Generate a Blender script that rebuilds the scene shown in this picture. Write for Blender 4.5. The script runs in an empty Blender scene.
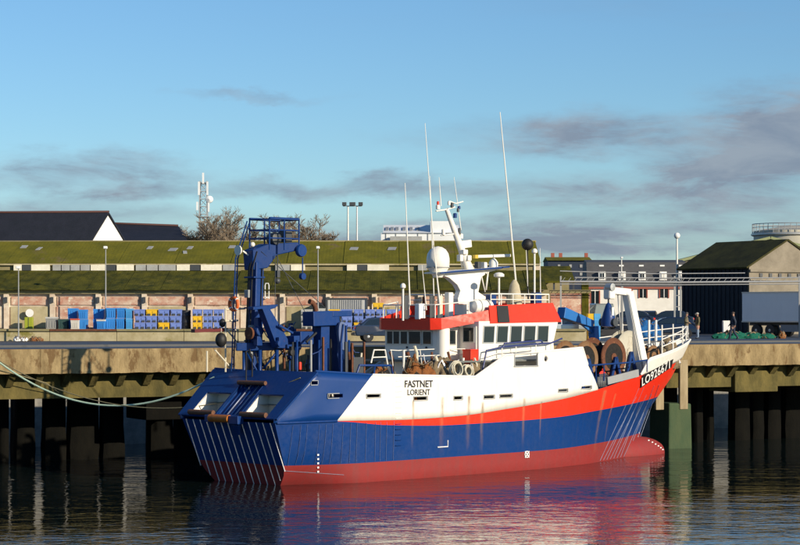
import bpy, bmesh, math, random
import numpy as np
from mathutils import Vector, Matrix, noise as mnoise
random.seed(7)
scene = bpy.context.scene
R = math.radians

# ------------------------------------------------------------------ camera
F, HC, YH = 2200.0, 7.0, 315.0          # focal length in photo pixels, eye height above the water, horizon row
cam_d = bpy.data.cameras.new('camera')
cam = bpy.data.objects.new('camera', cam_d)
scene.collection.objects.link(cam)
cam.location = (0, 0, HC)
cam.rotation_euler = (R(90), 0, 0)
cam_d.sensor_width = 36
cam_d.lens = 36 * F / 800
cam_d.shift_y = (YH - 272.5) / 800
cam_d.clip_start = 0.5
cam_d.clip_end = 20000
scene.camera = cam

# ------------------------------------------------------------------ light and sky
SUN_AZ, SUN_EL = R(130), R(19)          # azimuth clockwise from +Y
sdir = Vector((math.sin(SUN_AZ) * math.cos(SUN_EL), math.cos(SUN_AZ) * math.cos(SUN_EL), math.sin(SUN_EL)))
sl = bpy.data.lights.new('sun', 'SUN')
sl.energy = 5.0
sl.angle = R(0.53)
sl.color = (1.0, 0.87, 0.67)
sun = bpy.data.objects.new('sun', sl)
scene.collection.objects.link(sun)
sun.location = (120, -60, 80)
sun.rotation_euler = (-sdir).to_track_quat('-Z', 'Y').to_euler()

world = bpy.data.worlds.new('World')
scene.world = world
world.use_nodes = True
wt = world.node_tree
wt.nodes.clear()
def wn(t, **k):
    n = wt.nodes.new(t)
    for a, b in k.items(): setattr(n, a, b)
    return n
wout = wn('ShaderNodeOutputWorld')
wbg = wn('ShaderNodeBackground')
wbg.inputs[1].default_value = 0.105
sky = wn('ShaderNodeTexSky', sky_type='NISHITA', sun_disc=False, sun_elevation=SUN_EL, sun_rotation=SUN_AZ,
         altitude=0, air_density=1.0, dust_density=0.1, ozone_density=4.0)
wtc = wn('ShaderNodeTexCoord')
# clouds: long grey streaks near the horizon, from noise on the direction of view
def cloud(scale_xyz, nscale, lo, hi, off, detail=6, rough=0.6, dist=0.4):
    mp = wn('ShaderNodeMapping')
    mp.inputs['Scale'].default_value = scale_xyz
    mp.inputs['Location'].default_value = off
    wt.links.new(wtc.outputs['Generated'], mp.inputs[0])
    nz = wn('ShaderNodeTexNoise')
    nz.inputs['Scale'].default_value = nscale
    nz.inputs['Detail'].default_value = detail
    nz.inputs['Roughness'].default_value = rough
    nz.inputs['Distortion'].default_value = dist
    wt.links.new(mp.outputs[0], nz.inputs[0])
    mr = wn('ShaderNodeMapRange', interpolation_type='SMOOTHSTEP')
    mr.inputs[1].default_value = lo
    mr.inputs[2].default_value = hi
    wt.links.new(nz.outputs[0], mr.inputs[0])
    return mr.outputs[0]
def wmath(op, a, b=None):
    n = wn('ShaderNodeMath', operation=op)
    for i, x in enumerate((a, b)):
        if x is None: continue
        if isinstance(x, (int, float)): n.inputs[i].default_value = x
        else: wt.links.new(x, n.inputs[i])
    n.use_clamp = False
    return n.outputs[0]
wsep = wn('ShaderNodeSeparateXYZ')
wt.links.new(wtc.outputs['Generated'], wsep.inputs[0])
def band(z0, z1, z2, z3):
    a = wn('ShaderNodeMapRange', interpolation_type='SMOOTHSTEP'); a.inputs[1].default_value = z0; a.inputs[2].default_value = z1
    b = wn('ShaderNodeMapRange', interpolation_type='SMOOTHSTEP'); b.inputs[1].default_value = z2; b.inputs[2].default_value = z3
    b.inputs[3].default_value = 1; b.inputs[4].default_value = 0
    wt.links.new(wsep.outputs[2], a.inputs[0]); wt.links.new(wsep.outputs[2], b.inputs[0])
    return wmath('MULTIPLY', a.outputs[0], b.outputs[0])
def blob(px, py, rx, ry, gain):
    """one cloud bank, given by where it stands in the sky (direction), broken up by noise"""
    cx, cz = (px - 400) / F, (YH - py) / F
    mp = wn('ShaderNodeMapping')
    mp.inputs['Scale'].default_value = (F / rx, 0.0, F / ry)
    mp.inputs['Location'].default_value = (-cx * F / rx, 0, -cz * F / ry)
    wt.links.new(warp, mp.inputs[0])
    ln = wn('ShaderNodeVectorMath', operation='LENGTH')
    wt.links.new(mp.outputs[0], ln.inputs[0])
    m2 = wn('ShaderNodeMapRange', interpolation_type='SMOOTHSTEP')
    m2.inputs[1].default_value = 1.0; m2.inputs[2].default_value = 0.0
    m2.inputs[3].default_value = 0.0; m2.inputs[4].default_value = gain
    wt.links.new(ln.outputs['Value'], m2.inputs[0])
    fr = wn('ShaderNodeMath', operation='GREATER_THAN'); fr.inputs[1].default_value = 0
    wt.links.new(wsep.outputs[1], fr.inputs[0])
    return wmath('MULTIPLY', m2.outputs[0], fr.outputs[0])
# warped direction so that the banks get ragged, wispy outlines
wz = wn('ShaderNodeTexNoise'); wz.inputs['Scale'].default_value = 1.0; wz.inputs['Detail'].default_value = 7; wz.inputs['Roughness'].default_value = 0.62
wmp = wn('ShaderNodeMapping'); wmp.inputs['Scale'].default_value = (22, 22, 60)
wt.links.new(wtc.outputs['Generated'], wmp.inputs[0]); wt.links.new(wmp.outputs[0], wz.inputs[0])
wsub = wn('ShaderNodeVectorMath', operation='SUBTRACT'); wsub.inputs[1].default_value = (0.5, 0.5, 0.5)
wt.links.new(wz.outputs['Color'], wsub.inputs[0])
wml = wn('ShaderNodeVectorMath', operation='MULTIPLY'); wml.inputs[1].default_value = (0.06, 0, 0.026)
wt.links.new(wsub.outputs[0], wml.inputs[0])
wad = wn('ShaderNodeVectorMath', operation='ADD')
wt.links.new(wtc.outputs['Generated'], wad.inputs[0]); wt.links.new(wml.outputs[0], wad.inputs[1])
warp = wad.outputs[0]
banks = [blob(85, 178, 170, 34, 1.3), blob(330, 187, 190, 16, 0.75), blob(600, 137, 260, 32, 1.1),
         blob(785, 120, 115, 52, 1.6), blob(750, 180, 150, 52, 1.45), blob(255, 97, 110, 9, 0.4), blob(690, 168, 90, 26, 0.6),
         blob(575, 190, 260, 26, 0.9), blob(640, 235, 440, 44, 0.95), blob(60, 215, 240, 18, 0.6), blob(400, 240, 700, 26, 0.5)]
tot = banks[0]
for b in banks[1:]: tot = wmath('ADD', tot, b)
gen = wmath('MULTIPLY', cloud((1.0, 1.0, 5.0), 2.6, 0.56, 0.72, (3.1, 0, 1.7)), band(0.0, 0.05, 0.5, 0.9))
side = wn('ShaderNodeMapRange', interpolation_type='SMOOTHSTEP'); side.inputs[1].default_value = 0.995; side.inputs[2].default_value = 0.95
wt.links.new(wsep.outputs[1], side.inputs[0])
tot = wmath('ADD', tot, wmath('MULTIPLY', wmath('MULTIPLY', gen, 0.8), side.outputs[0]))
fine = cloud((9, 9, 42), 1.6, 0.30, 0.66, (0.7, 0, 0.2), detail=7)
tot = wmath('MULTIPLY', tot, wmath('ADD', wmath('MULTIPLY', fine, 0.85), 0.27))
clampn = wn('ShaderNodeClamp'); wt.links.new(tot, clampn.inputs[0]); clampn.inputs[2].default_value = 0.88
tint = wn('ShaderNodeMix', data_type='RGBA', blend_type='MULTIPLY'); tint.inputs[0].default_value = 1.0
tint.inputs[7].default_value = (0.72, 0.895, 1.02, 1)
wt.links.new(sky.outputs[0], tint.inputs[6])
mixc = wn('ShaderNodeMix', data_type='RGBA')
wt.links.new(clampn.outputs[0], mixc.inputs[0])
wt.links.new(tint.outputs[2], mixc.inputs[6])
shade = cloud((16, 16, 46), 1.5, 0.34, 0.68, (2.2, 0.4, 0.9), detail=6)
ccol = wn('ShaderNodeMix', data_type='RGBA')
ccol.inputs[6].default_value = (1.8, 2.15, 2.85, 1); ccol.inputs[7].default_value = (2.55, 2.9, 3.45, 1)
wt.links.new(shade, ccol.inputs[0]); wt.links.new(ccol.outputs[2], mixc.inputs[7])
wt.links.new(mixc.outputs[2], wbg.inputs[0])
wt.links.new(wbg.outputs[0], wout.inputs[0])

vs = scene.view_settings
vs.view_transform = 'Standard'
vs.look = 'None'
vs.exposure = 0.22
vs.gamma = 1.0
vs.use_curve_mapping = False

# ------------------------------------------------------------------ helpers
C = scene.collection
def W(px, py, d):
    """photo pixel at depth d -> world point"""
    return Vector(((px - 400) / F * d, d, HC - (py - YH) / F * d))
def setp(o, label=None, cat=None, group=None, kind=None):
    if label: o['label'] = label
    if cat: o['category'] = cat
    if group: o['group'] = group
    if kind: o['kind'] = kind
    return o
def thing(name, label, cat, loc=(0, 0, 0), rz=0.0, group=None):
    o = bpy.data.objects.new(name, None)
    C.objects.link(o)
    o.empty_display_size = 0.2
    o.location = loc
    o.rotation_euler = (0, 0, rz)
    return setp(o, label, cat, group)
def link(name, me, parent=None, loc=None, rot=None):
    o = bpy.data.objects.new(name, me)
    C.objects.link(o)
    if parent: o.parent = parent
    if loc is not None: o.location = loc
    if rot is not None: o.rotation_euler = rot
    return o
def copy_tree(o, parent=None):
    c = o.copy()
    C.objects.link(c)
    c.parent = parent
    for ch in list(o.children): copy_tree(ch, c)
    return c

class MB:
    def __init__(s): s.v, s.f, s.m, s.s = [], [], [], []
    def add(s, vs_, fs, m=0, smooth=False):
        b = len(s.v)
        s.v += [tuple(p) for p in vs_]
        for f in fs:
            s.f.append([b + i for i in f]); s.m.append(m); s.s.append(smooth)
        return s
    def box(s, c, size, m=0, rz=0.0, rot=None):
        M = rot if rot is not None else Matrix.Rotation(rz, 3, 'Z')
        c = Vector(c); h = Vector(size) / 2
        vs_ = [c + M @ Vector((x * h.x, y * h.y, z * h.z)) for x in (-1, 1) for y in (-1, 1) for z in (-1, 1)]
        return s.add(vs_, [(0, 1, 3, 2), (4, 6, 7, 5), (0, 4, 5, 1), (2, 3, 7, 6), (0, 2, 6, 4), (1, 5, 7, 3)], m)
    def bar(s, p0, p1, w, h, m=0, up=(0, 0, 1), w1=None, h1=None):
        p0, p1 = Vector(p0), Vector(p1)
        d = (p1 - p0).normalized()
        up = Vector(up)
        if abs(d.dot(up)) > 0.98: up = Vector((1, 0, 0))
        sd = d.cross(up).normalized(); u2 = sd.cross(d).normalized()
        w1 = w if w1 is None else w1; h1 = h if h1 is None else h1
        vs_ = []
        for p, a, b in ((p0, w, h), (p1, w1, h1)):
            for x, z in ((-1, -1), (1, -1), (1, 1), (-1, 1)):
                vs_.append(p + sd * x * a / 2 + u2 * z * b / 2)
        return s.add(vs_, [(3, 2, 1, 0), (4, 5, 6, 7), (0, 1, 5, 4), (1, 2, 6, 5), (2, 3, 7, 6), (3, 0, 4, 7)], m)
    def tube(s, path, r, n=8, m=0, closed=False):
        P = [Vector(p) for p in path]
        k = len(P)
        rs = r if isinstance(r, (list, tuple)) else [r] * k
        vs_ = []
        pn = None
        for i in range(k):
            if closed: t = P[(i + 1) % k] - P[i - 1]
            else: t = P[min(i + 1, k - 1)] - P[max(i - 1, 0)]
            t.normalize()
            if pn is None:
                a = Vector((0, 0, 1)) if abs(t.z) < 0.9 else Vector((1, 0, 0))
                pn = (a - t * a.dot(t)).normalized()
            else:
                pn = (pn - t * pn.dot(t)).normalized()
            b = t.cross(pn)
            for j in range(n):
                an = 2 * math.pi * j / n
                vs_.append(P[i] + (pn * math.cos(an) + b * math.sin(an)) * rs[i])
        fs = []
        for i in range(k if closed else k - 1):
            i2 = (i + 1) % k
            for j in range(n):
                j2 = (j + 1) % n
                fs.append((i * n + j, i * n + j2, i2 * n + j2, i2 * n + j))
        s.add(vs_, fs, m, True)
        if not closed:
            b0 = len(s.v) - k * n
            s.f.append([b0 + j for j in range(n)][::-1]); s.m.append(m); s.s.append(False)
            s.f.append([b0 + (k - 1) * n + j for j in range(n)]); s.m.append(m); s.s.append(False)
        return s
    def lathe(s, prof, c=(0, 0, 0), n=20, axis='z', m=0, smooth=True, caps=True):
        c = Vector(c); vs_ = []
        for r, z in prof:
            for j in range(n):
                a = 2 * math.pi * j / n
                x, y = r * math.cos(a), r * math.sin(a)
                p = {'z': (x, y, z), 'x': (z, x, y), 'y': (x, z, y)}[axis]
                vs_.append(c + Vector(p))
        k = len(prof); fs = []
        for i in range(k - 1):
            for j in range(n):
                j2 = (j + 1) % n
                fs.append((i * n + j, i * n + j2, (i + 1) * n + j2, (i + 1) * n + j))
        s.add(vs_, fs, m, smooth)
        b0 = len(s.v) - k * n
        if not caps: return s
        if prof[0][0] > 1e-6: s.f.append([b0 + j for j in range(n)][::-1]); s.m.append(m); s.s.append(False)
        if prof[-1][0] > 1e-6: s.f.append([b0 + (k - 1) * n + j for j in range(n)]); s.m.append(m); s.s.append(False)
        return s
    def prism(s, poly, fn, t0, t1, m=0):
        """poly: list of (a, b); fn(a, b, t) -> point"""
        k = len(poly)
        vs_ = [fn(a, b, t0) for a, b in poly] + [fn(a, b, t1) for a, b in poly]
        fs = [list(range(k))[::-1], list(range(k, 2 * k))] + [(i, (i + 1) % k, k + (i + 1) % k, k + i) for i in range(k)]
        return s.add(vs_, fs, m)
    def sphere(s, c, r, m=0, nu=14, nv=9, sc=(1, 1, 1)):
        c = Vector(c); prof = [(math.sin(math.pi * i / nv) * r, -math.cos(math.pi * i / nv) * r) for i in range(nv + 1)]
        vs_ = []
        for rr, z in prof:
            for j in range(nu):
                a = 2 * math.pi * j / nu
                vs_.append(c + Vector((max(rr, 1e-4) * math.cos(a) * sc[0], max(rr, 1e-4) * math.sin(a) * sc[1], z * sc[2])))
        fs = [(i * nu + j, i * nu + (j + 1) % nu, (i + 1) * nu + (j + 1) % nu, (i + 1) * nu + j) for i in range(nv) for j in range(nu)]
        return s.add(vs_, fs, m, True)
    def mesh(s, name, mats):
        me = bpy.data.meshes.new(name)
        me.from_pydata(s.v, [], s.f)
        for mt in (mats if isinstance(mats, (list, tuple)) else [mats]): me.materials.append(mt)
        me.polygons.foreach_set('material_index', s.m)
        me.polygons.foreach_set('use_smooth', s.s)
        bm = bmesh.new(); bm.from_mesh(me)
        bmesh.ops.remove_doubles(bm, verts=bm.verts, dist=1e-5)
        bmesh.ops.recalc_face_normals(bm, faces=bm.faces)
        for e in bm.edges:
            if len(e.link_faces) == 2 and e.calc_face_angle(0) > 0.7: e.smooth = False
        bm.to_mesh(me); bm.free()
        return me
    def build(s, name, mats, parent=None, loc=None, rot=None, bevel=0, kind=None):
        o = link(name, s.mesh(name, mats), parent, loc, rot)
        if bevel:
            md = o.modifiers.new('bevel', 'BEVEL'); md.width = bevel; md.segments = 2; md.limit_method = 'ANGLE'; md.angle_limit = R(40)
        if kind: o['kind'] = kind
        return o

# ------------------------------------------------------------------ materials
def nodes_of(name):
    m = bpy.data.materials.new(name)
    m.use_nodes = True
    nt = m.node_tree
    return m, nt, nt.nodes['Principled BSDF']
def tex_noise(nt, scale, detail=5, rough=0.6, mscale=(1, 1, 1), coord='Object', loc=(0, 0, 0)):
    tc = nt.nodes.new('ShaderNodeTexCoord'); mp = nt.nodes.new('ShaderNodeMapping')
    mp.inputs['Scale'].default_value = mscale; mp.inputs['Location'].default_value = loc
    if coord == 'World':
        ge = nt.nodes.new('ShaderNodeNewGeometry'); nt.links.new(ge.outputs['Position'], mp.inputs[0])
    else: nt.links.new(tc.outputs[coord], mp.inputs[0])
    nz = nt.nodes.new('ShaderNodeTexNoise')
    nz.inputs['Scale'].default_value = scale; nz.inputs['Detail'].default_value = detail; nz.inputs['Roughness'].default_value = rough
    nt.links.new(mp.outputs[0], nz.inputs[0])
    return nz.outputs[0]
def ramp(nt, fac, lo, hi, a=0.0, b=1.0):
    r = nt.nodes.new('ShaderNodeMapRange')
    r.inputs[1].default_value = lo; r.inputs[2].default_value = hi; r.inputs[3].default_value = a; r.inputs[4].default_value = b
    nt.links.new(fac, r.inputs[0])
    return r.outputs[0]
def mixcol(nt, fac, a, b, mode='MIX'):
    n = nt.nodes.new('ShaderNodeMix'); n.data_type = 'RGBA'; n.blend_type = mode
    for i, x in ((0, fac), (6, a), (7, b)):
        if hasattr(x, 'default_value'): nt.links.new(x, n.inputs[i])
        elif i == 0: n.inputs[0].default_value = x
        else: n.inputs[i].default_value = (*x, 1)
    return n.outputs[2]
def bump(nt, bs, h, strength, dist=0.02):
    b = nt.nodes.new('ShaderNodeBump'); b.inputs['Strength'].default_value = strength; b.inputs['Distance'].default_value = dist
    nt.links.new(h, b.inputs['Height']); nt.links.new(b.outputs[0], bs.inputs['Normal'])
def paint(name, col, rough=0.38, rust=0.25, dirt=0.25, metal=0.0, bmp=0.15, streak=True, scale=1.0, rustcol=(0.16, 0.055, 0.02), thr=0.62):
    m, nt, bs = nodes_of(name)
    n1 = tex_noise(nt, 1.3 * scale, 6, 0.65)
    c = mixcol(nt, ramp(nt, n1, 0.3, 0.75, 0, dirt), col, tuple(x * 0.55 + 0.02 for x in col))
    if streak:
        n2 = tex_noise(nt, 2.2 * scale, 6, 0.6, (1.6, 1.6, 0.14))
        c = mixcol(nt, ramp(nt, n2, 0.5, 0.78, 0, dirt * 0.9), c, tuple(x * 0.5 + 0.035 for x in col))
    n3 = tex_noise(nt, 3.0 * scale, 8, 0.72, (1, 1, 0.35), loc=(5, 2, 9))
    c = mixcol(nt, ramp(nt, n3, thr, thr + 0.09, 0, rust), c, rustcol)
    nt.links.new(c, bs.inputs['Base Color'])
    n4 = tex_noise(nt, 6 * scale, 4, 0.6)
    rr = ramp(nt, n4, 0.3, 0.7, max(0.05, rough - 0.1), min(1, rough + 0.15))
    nt.links.new(rr, bs.inputs['Roughness'])
    bs.inputs['Metallic'].default_value = metal
    bs.inputs['Specular IOR Level'].default_value = 0.32
    if bmp: bump(nt, bs, tex_noise(nt, 0.9 * scale, 4, 0.5), bmp * 1.8, 0.04)
    return m
def rough_mat(name, c1, c2, scale=2.0, rough=0.9, bmp=0.5, mscale=(1, 1, 1), c3=None, thr=0.6, dist=0.03, s3=0.6, lo=0.35, hi=0.65, coord='World'):
    m, nt, bs = nodes_of(name)
    n1 = tex_noise(nt, scale, 8, 0.68, mscale, coord)
    c = mixcol(nt, ramp(nt, n1, lo, hi), c1, c2)
    if c3:
        n2 = tex_noise(nt, scale * s3, 7, 0.7, mscale, coord, (7, 3, 1))
        c = mixcol(nt, ramp(nt, n2, thr, thr + 0.08), c, c3)
    nt.links.new(c, bs.inputs['Base Color'])
    bs.inputs['Roughness'].default_value = rough
    bs.inputs['Specular IOR Level'].default_value = 0.12 if rough > 0.85 else 0.4
    if bmp: bump(nt, bs, tex_noise(nt, scale * 5, 6, 0.7, mscale, coord), bmp, dist)
    return m
def plain(name, col, rough=0.5, metal=0.0, var=0.2, scale=3.0):
    m, nt, bs = nodes_of(name)
    n1 = tex_noise(nt, scale, 5, 0.6)
    c = mixcol(nt, ramp(nt, n1, 0.3, 0.7, 0, var), col, tuple(x * 0.5 for x in col))
    nt.links.new(c, bs.inputs['Base Color'])
    bs.inputs['Roughness'].default_value = rough
    bs.inputs['Metallic'].default_value = metal
    return m
M = {}
M['blue'] = paint('hull_blue_paint', (0.0015, 0.034, 0.165), 0.36, 0.18, 0.3, thr=0.66)
M['gblue'] = paint('gantry_blue_paint', (0.002, 0.034, 0.165), 0.45, 0.55, 0.3, streak=False, thr=0.64)
M['red'] = paint('hull_red_paint', (0.82, 0.032, 0.010), 0.36, 0.22, 0.15, thr=0.68)
M['bred'] = paint('bridge_red_paint', (0.80, 0.038, 0.014), 0.4, 0.05, 0.12)
M['boot'] = paint('antifouling_red', (0.26, 0.024, 0.022), 0.6, 0.35, 0.5, rustcol=(0.12, 0.05, 0.04), thr=0.58)
M['white'] = paint('ship_white_paint', (0.80, 0.765, 0.69), 0.4, 0.35, 0.16, thr=0.68, rustcol=(0.36, 0.17, 0.06))
M['cream'] = paint('cream_paint', (0.66, 0.6, 0.46), 0.5, 0.4, 0.3, thr=0.6)
M['grey'] = paint('grey_steel_paint', (0.30, 0.31, 0.31), 0.5, 0.35, 0.3)
M['dgrey'] = plain('dark_grey', (0.05, 0.055, 0.06), 0.5)
M['black'] = plain('black_rubber', (0.012, 0.012, 0.013), 0.6)
M['rust'] = rough_mat('rusty_steel', (0.17, 0.06, 0.025), (0.09, 0.035, 0.02), 4, 0.85, 0.5, c3=(0.30, 0.13, 0.05), thr=0.6)
M['orange'] = paint('orange_roller', (0.42, 0.13, 0.015), 0.5, 0.6, 0.3, streak=False, thr=0.55)
M['brownroll'] = rough_mat('brown_roller', (0.16, 0.07, 0.035), (0.09, 0.04, 0.025), 5, 0.7, 0.3)
M['glass'] = plain('window_glass', (0.012, 0.018, 0.022), 0.06, 0.0, 0.1)
M['glass'].node_tree.nodes['Principled BSDF'].inputs['Specular IOR Level'].default_value = 0.8
M['deck'] = rough_mat('deck_paint', (0.16, 0.17, 0.16), (0.10, 0.11, 0.11), 3, 0.75, 0.3)
M['wear'] = plain('sunlit_worn_steel', (0.80, 0.78, 0.78), 0.35, 0.1, 0.3, 6)  # near-white: grazing sun on the transom bars is painted into the colour
M['alu'] = plain('galvanised_steel', (0.5, 0.5, 0.48), 0.45, 0.5, 0.25)
M['lifeorange'] = plain('lifebuoy_orange', (0.75, 0.13, 0.02), 0.6)
M['conc'] = rough_mat('quay_concrete', (0.36, 0.27, 0.14), (0.18, 0.13, 0.065), 1.3, 0.92, 1.0, (1, 1, 0.45), c3=(0.15, 0.095, 0.045), thr=0.535, s3=1.5, dist=0.06)
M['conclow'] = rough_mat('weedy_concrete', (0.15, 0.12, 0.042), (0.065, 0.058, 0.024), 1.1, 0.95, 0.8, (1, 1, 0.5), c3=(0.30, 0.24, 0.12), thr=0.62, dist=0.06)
M['pile'] = rough_mat('weedy_pile_shade_black', (0.006, 0.0055, 0.004), (0.003, 0.003, 0.0025), 2.5, 0.9, 0.8, (1, 1, 0.4), c3=(0.016, 0.012, 0.006), thr=0.65)  # near-black: the shade under the jetty is painted into the colour
M['timber'] = rough_mat('fender_timber', (0.36, 0.29, 0.18), (0.22, 0.17, 0.10), 2.0, 0.9, 0.6, (1, 1, 0.2))
M['slime'] = rough_mat('green_slime_concrete', (0.03, 0.06, 0.025), (0.05, 0.075, 0.03), 1.6, 0.8, 0.6, (1, 1, 0.5), c3=(0.08, 0.08, 0.05), thr=0.62)
M['asphalt'] = rough_mat('yard_asphalt', (0.055, 0.06, 0.068), (0.042, 0.045, 0.05), 0.25, 0.5, 0.25, c3=(0.075, 0.075, 0.075), thr=0.62)
M['stone'] = rough_mat('bank_stone', (0.26, 0.25, 0.22), (0.17, 0.165, 0.15), 1.6, 0.9, 0.8)
M['text'] = plain('letter_black', (0.012, 0.012, 0.015), 0.5, 0, 0.1)
M['textw'] = plain('letter_white', (0.8, 0.79, 0.76), 0.5, 0, 0.1)

# ------------------------------------------------------------------ water
def water_material():
    m, nt, bs = nodes_of('harbour_water')
    bs.inputs['Base Color'].default_value = (0.006, 0.012, 0.012, 1)
    bs.inputs['Roughness'].default_value = 0.03
    bs.inputs['IOR'].default_value = 1.33
    tc = nt.nodes.new('ShaderNodeTexCoord')
    def layer(scale, msc, rz, detail=4, rough=0.55):
        mp = nt.nodes.new('ShaderNodeMapping'); mp.inputs['Scale'].default_value = msc; mp.inputs['Rotation'].default_value = (0, 0, rz)
        nt.links.new(tc.outputs['Object'], mp.inputs[0])
        nz = nt.nodes.new('ShaderNodeTexNoise'); nz.inputs['Scale'].default_value = scale; nz.inputs['Detail'].default_value = detail
        nz.inputs['Roughness'].default_value = rough; nz.inputs['Distortion'].default_value = 0.5
        nt.links.new(mp.outputs[0], nz.inputs[0])
        return nz.outputs[0]
    def mth(op, a, b):
        n = nt.nodes.new('ShaderNodeMath'); n.operation = op
        for i, x in enumerate((a, b)):
            if isinstance(x, (int, float)): n.inputs[i].default_value = x
            else: nt.links.new(x, n.inputs[i])
        return n.outputs[0]
    big = layer(0.22, (0.7, 1.0, 1), 0.3, 2)
    mid = layer(0.85, (0.6, 1.0, 1), -0.25, 3)
    sm = layer(2.6, (0.7, 1.0, 1), 0.2, 3)
    patch = layer(0.075, (0.55, 1.2, 1), 0.1, 3)          # gusts: calm and ruffled patches
    gust = ramp(nt, patch, 0.36, 0.62, 0.45, 1.25)
    h = mth('ADD', mth('MULTIPLY', big, 0.10), mth('MULTIPLY', gust, mth('ADD', mth('MULTIPLY', mid, 0.16), mth('MULTIPLY', sm, 0.05))))
    b = nt.nodes.new('ShaderNodeBump'); b.inputs['Strength'].default_value = 1.0; b.inputs['Distance'].default_value = WATER_BUMP
    nt.links.new(h, b.inputs['Height']); nt.links.new(b.outputs[0], bs.inputs['Normal'])
    return m
WATER_BUMP = 0.29
wb = MB(); wb.add([(-2500, -600, 0), (2500, -600, 0), (2500, 400, 0), (-2500, 400, 0)], [(0, 1, 2, 3)])
wb.build('water', water_material(), kind='structure')

# ------------------------------------------------------------------ quay frame: x along the edge, y inland
ZQ = 5.41
QA = math.atan2(0.44, 0.898)
Q0 = Vector((-17.6, 100.0, 0))
QX, QN = Vector((math.cos(QA), math.sin(QA), 0)), Vector((-math.sin(QA), math.cos(QA), 0))
def QW(s, w, z=0): return Q0 + QX * s + QN * w + Vector((0, 0, z))
def q_from_px(px, w):
    """distance along the quay at which the line w metres inland crosses photo column px"""
    k = (px - 400) / F
    b = Q0 + QN * w
    return (k * b.y - b.x) / (QX.x - k * QX.y)

# land: yard sheet to the horizon and the bank wall under it
BANK = 16.0
lb = MB()
a, b_ = QW(-1500, BANK), QW(1500, BANK)
lb.add([(a.x, a.y, ZQ), (b_.x, b_.y, ZQ), (b_.x, 4500, ZQ), (a.x, 4500, ZQ)], [(0, 1, 2, 3)])
lb.build('yard_ground', M['asphalt'], kind='structure')
bw_ = MB()
bw_.prism([(BANK + 0.02, -2), (BANK + 1.2, -2), (BANK + 0.7, 4.8), (BANK + 0.02, 4.8)], lambda p, q, t: QW(t, p, q), -200, 200)
o = bw_.build('bank_wall', M['stone'], kind='structure')
bc_ = MB(); bc_.prism([(BANK - 0.02, 4.8), (BANK + 0.9, 4.8), (BANK + 0.9, ZQ - 0.004), (BANK - 0.02, ZQ - 0.004)], lambda p, q, t: QW(t, p, q), -200, 200)
bc_.build('bank_coping', M['asphalt'], kind='structure')

# jetty
jet = thing('jetty', 'concrete jetty on dark piles with stained fascia and corbels, alongside the trawler', 'jetty', Q0, QA)
S0, S1 = -14.0, 62.0
jb = MB(); jb.box(((S0 + S1) / 2, 3.7, ZQ - 0.25), (S1 - S0, 7.2, 0.5)); jb.build('deck_slab', M['asphalt'], jet)
# fascia panels, each its own casting
k = 0
x = S0
me_cache = {}
while x < S1 - 0.1:
    w_ = 3.8
    mb = MB(); mb.box((0, 0, 0), (w_ - 0.05, 0.42, 1.12))
    if k % 4 not in me_cache:
        # rough broken lower edge
        n = 12
        top = [(-(w_ - 0.012) / 2 + i * (w_ - 0.012) / n, 0.555) for i in range(n + 1)]
        bot = [(-(w_ - 0.012) / 2 + i * (w_ - 0.012) / n, -0.56 + random.uniform(-0.02, 0.02)) for i in range(n + 1)]
        mb = MB()
        mb.prism(top + bot[::-1], lambda p, q, t: (p, t, q), -0.21, 0.21)
        me_cache[k % 4] = mb.mesh('fascia_panel', M['conc'])
    o = link('fascia_panel', me_cache[k % 4], jet, (x + w_ / 2, -0.1 + random.uniform(-0.015, 0.015), ZQ - 0.53))
    x += w_; k += 1
# kerb timber along the edge
mb = MB(); mb.box(((S0 + S1) / 2, 0.02, ZQ + 0.012), (S1 - S0, 0.3, 0.05)); mb.build('edge_kerb', rough_mat('edge_kerb', (0.16, 0.09, 0.06), (0.10, 0.08, 0.07), 1.5, 0.9), jet)
# recessed lower beam and corbels
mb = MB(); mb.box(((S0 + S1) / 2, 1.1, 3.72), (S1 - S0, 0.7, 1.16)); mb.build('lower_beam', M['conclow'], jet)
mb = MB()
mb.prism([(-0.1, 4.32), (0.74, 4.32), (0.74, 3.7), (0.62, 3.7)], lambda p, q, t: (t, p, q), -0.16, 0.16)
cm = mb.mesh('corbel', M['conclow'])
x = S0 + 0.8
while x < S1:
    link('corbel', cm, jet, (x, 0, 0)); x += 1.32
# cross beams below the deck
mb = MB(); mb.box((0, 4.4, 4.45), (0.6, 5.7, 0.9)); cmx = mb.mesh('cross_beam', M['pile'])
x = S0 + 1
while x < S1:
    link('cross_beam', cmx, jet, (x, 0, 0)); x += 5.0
# piles: the dark groups the photograph shows, with daylight gaps between them
def pile_mesh(w, d):
    mb = MB(); n = 10
    for i in range(n):
        z0, z1 = -2 + i * 0.66, -2 + (i + 1) * 0.66
    prof = [(-2, 1.0), (0.0, 1.04), (0.6, 1.06), (1.6, 1.0), (4.2, 0.97)]
    vs_ = []
    for z, sc in prof:
        for j in range(10):
            a = 2 * math.pi * j / 10
            jx = random.uniform(0.94, 1.05)
            vs_.append((math.copysign(abs(math.cos(a)) ** 0.6, math.cos(a)) * w / 2 * sc * jx, math.copysign(abs(math.sin(a)) ** 0.6, math.sin(a)) * d / 2 * sc, z))
    fs = [(i * 10 + j, i * 10 + (j + 1) % 10, (i + 1) * 10 + (j + 1) % 10, (i + 1) * 10 + j) for i in range(4) for j in range(10)]
    mb.add(vs_, fs + [list(range(40, 50))], 0, True)
    return mb.mesh('pile', M['pile'])
PW = 5.3
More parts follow.
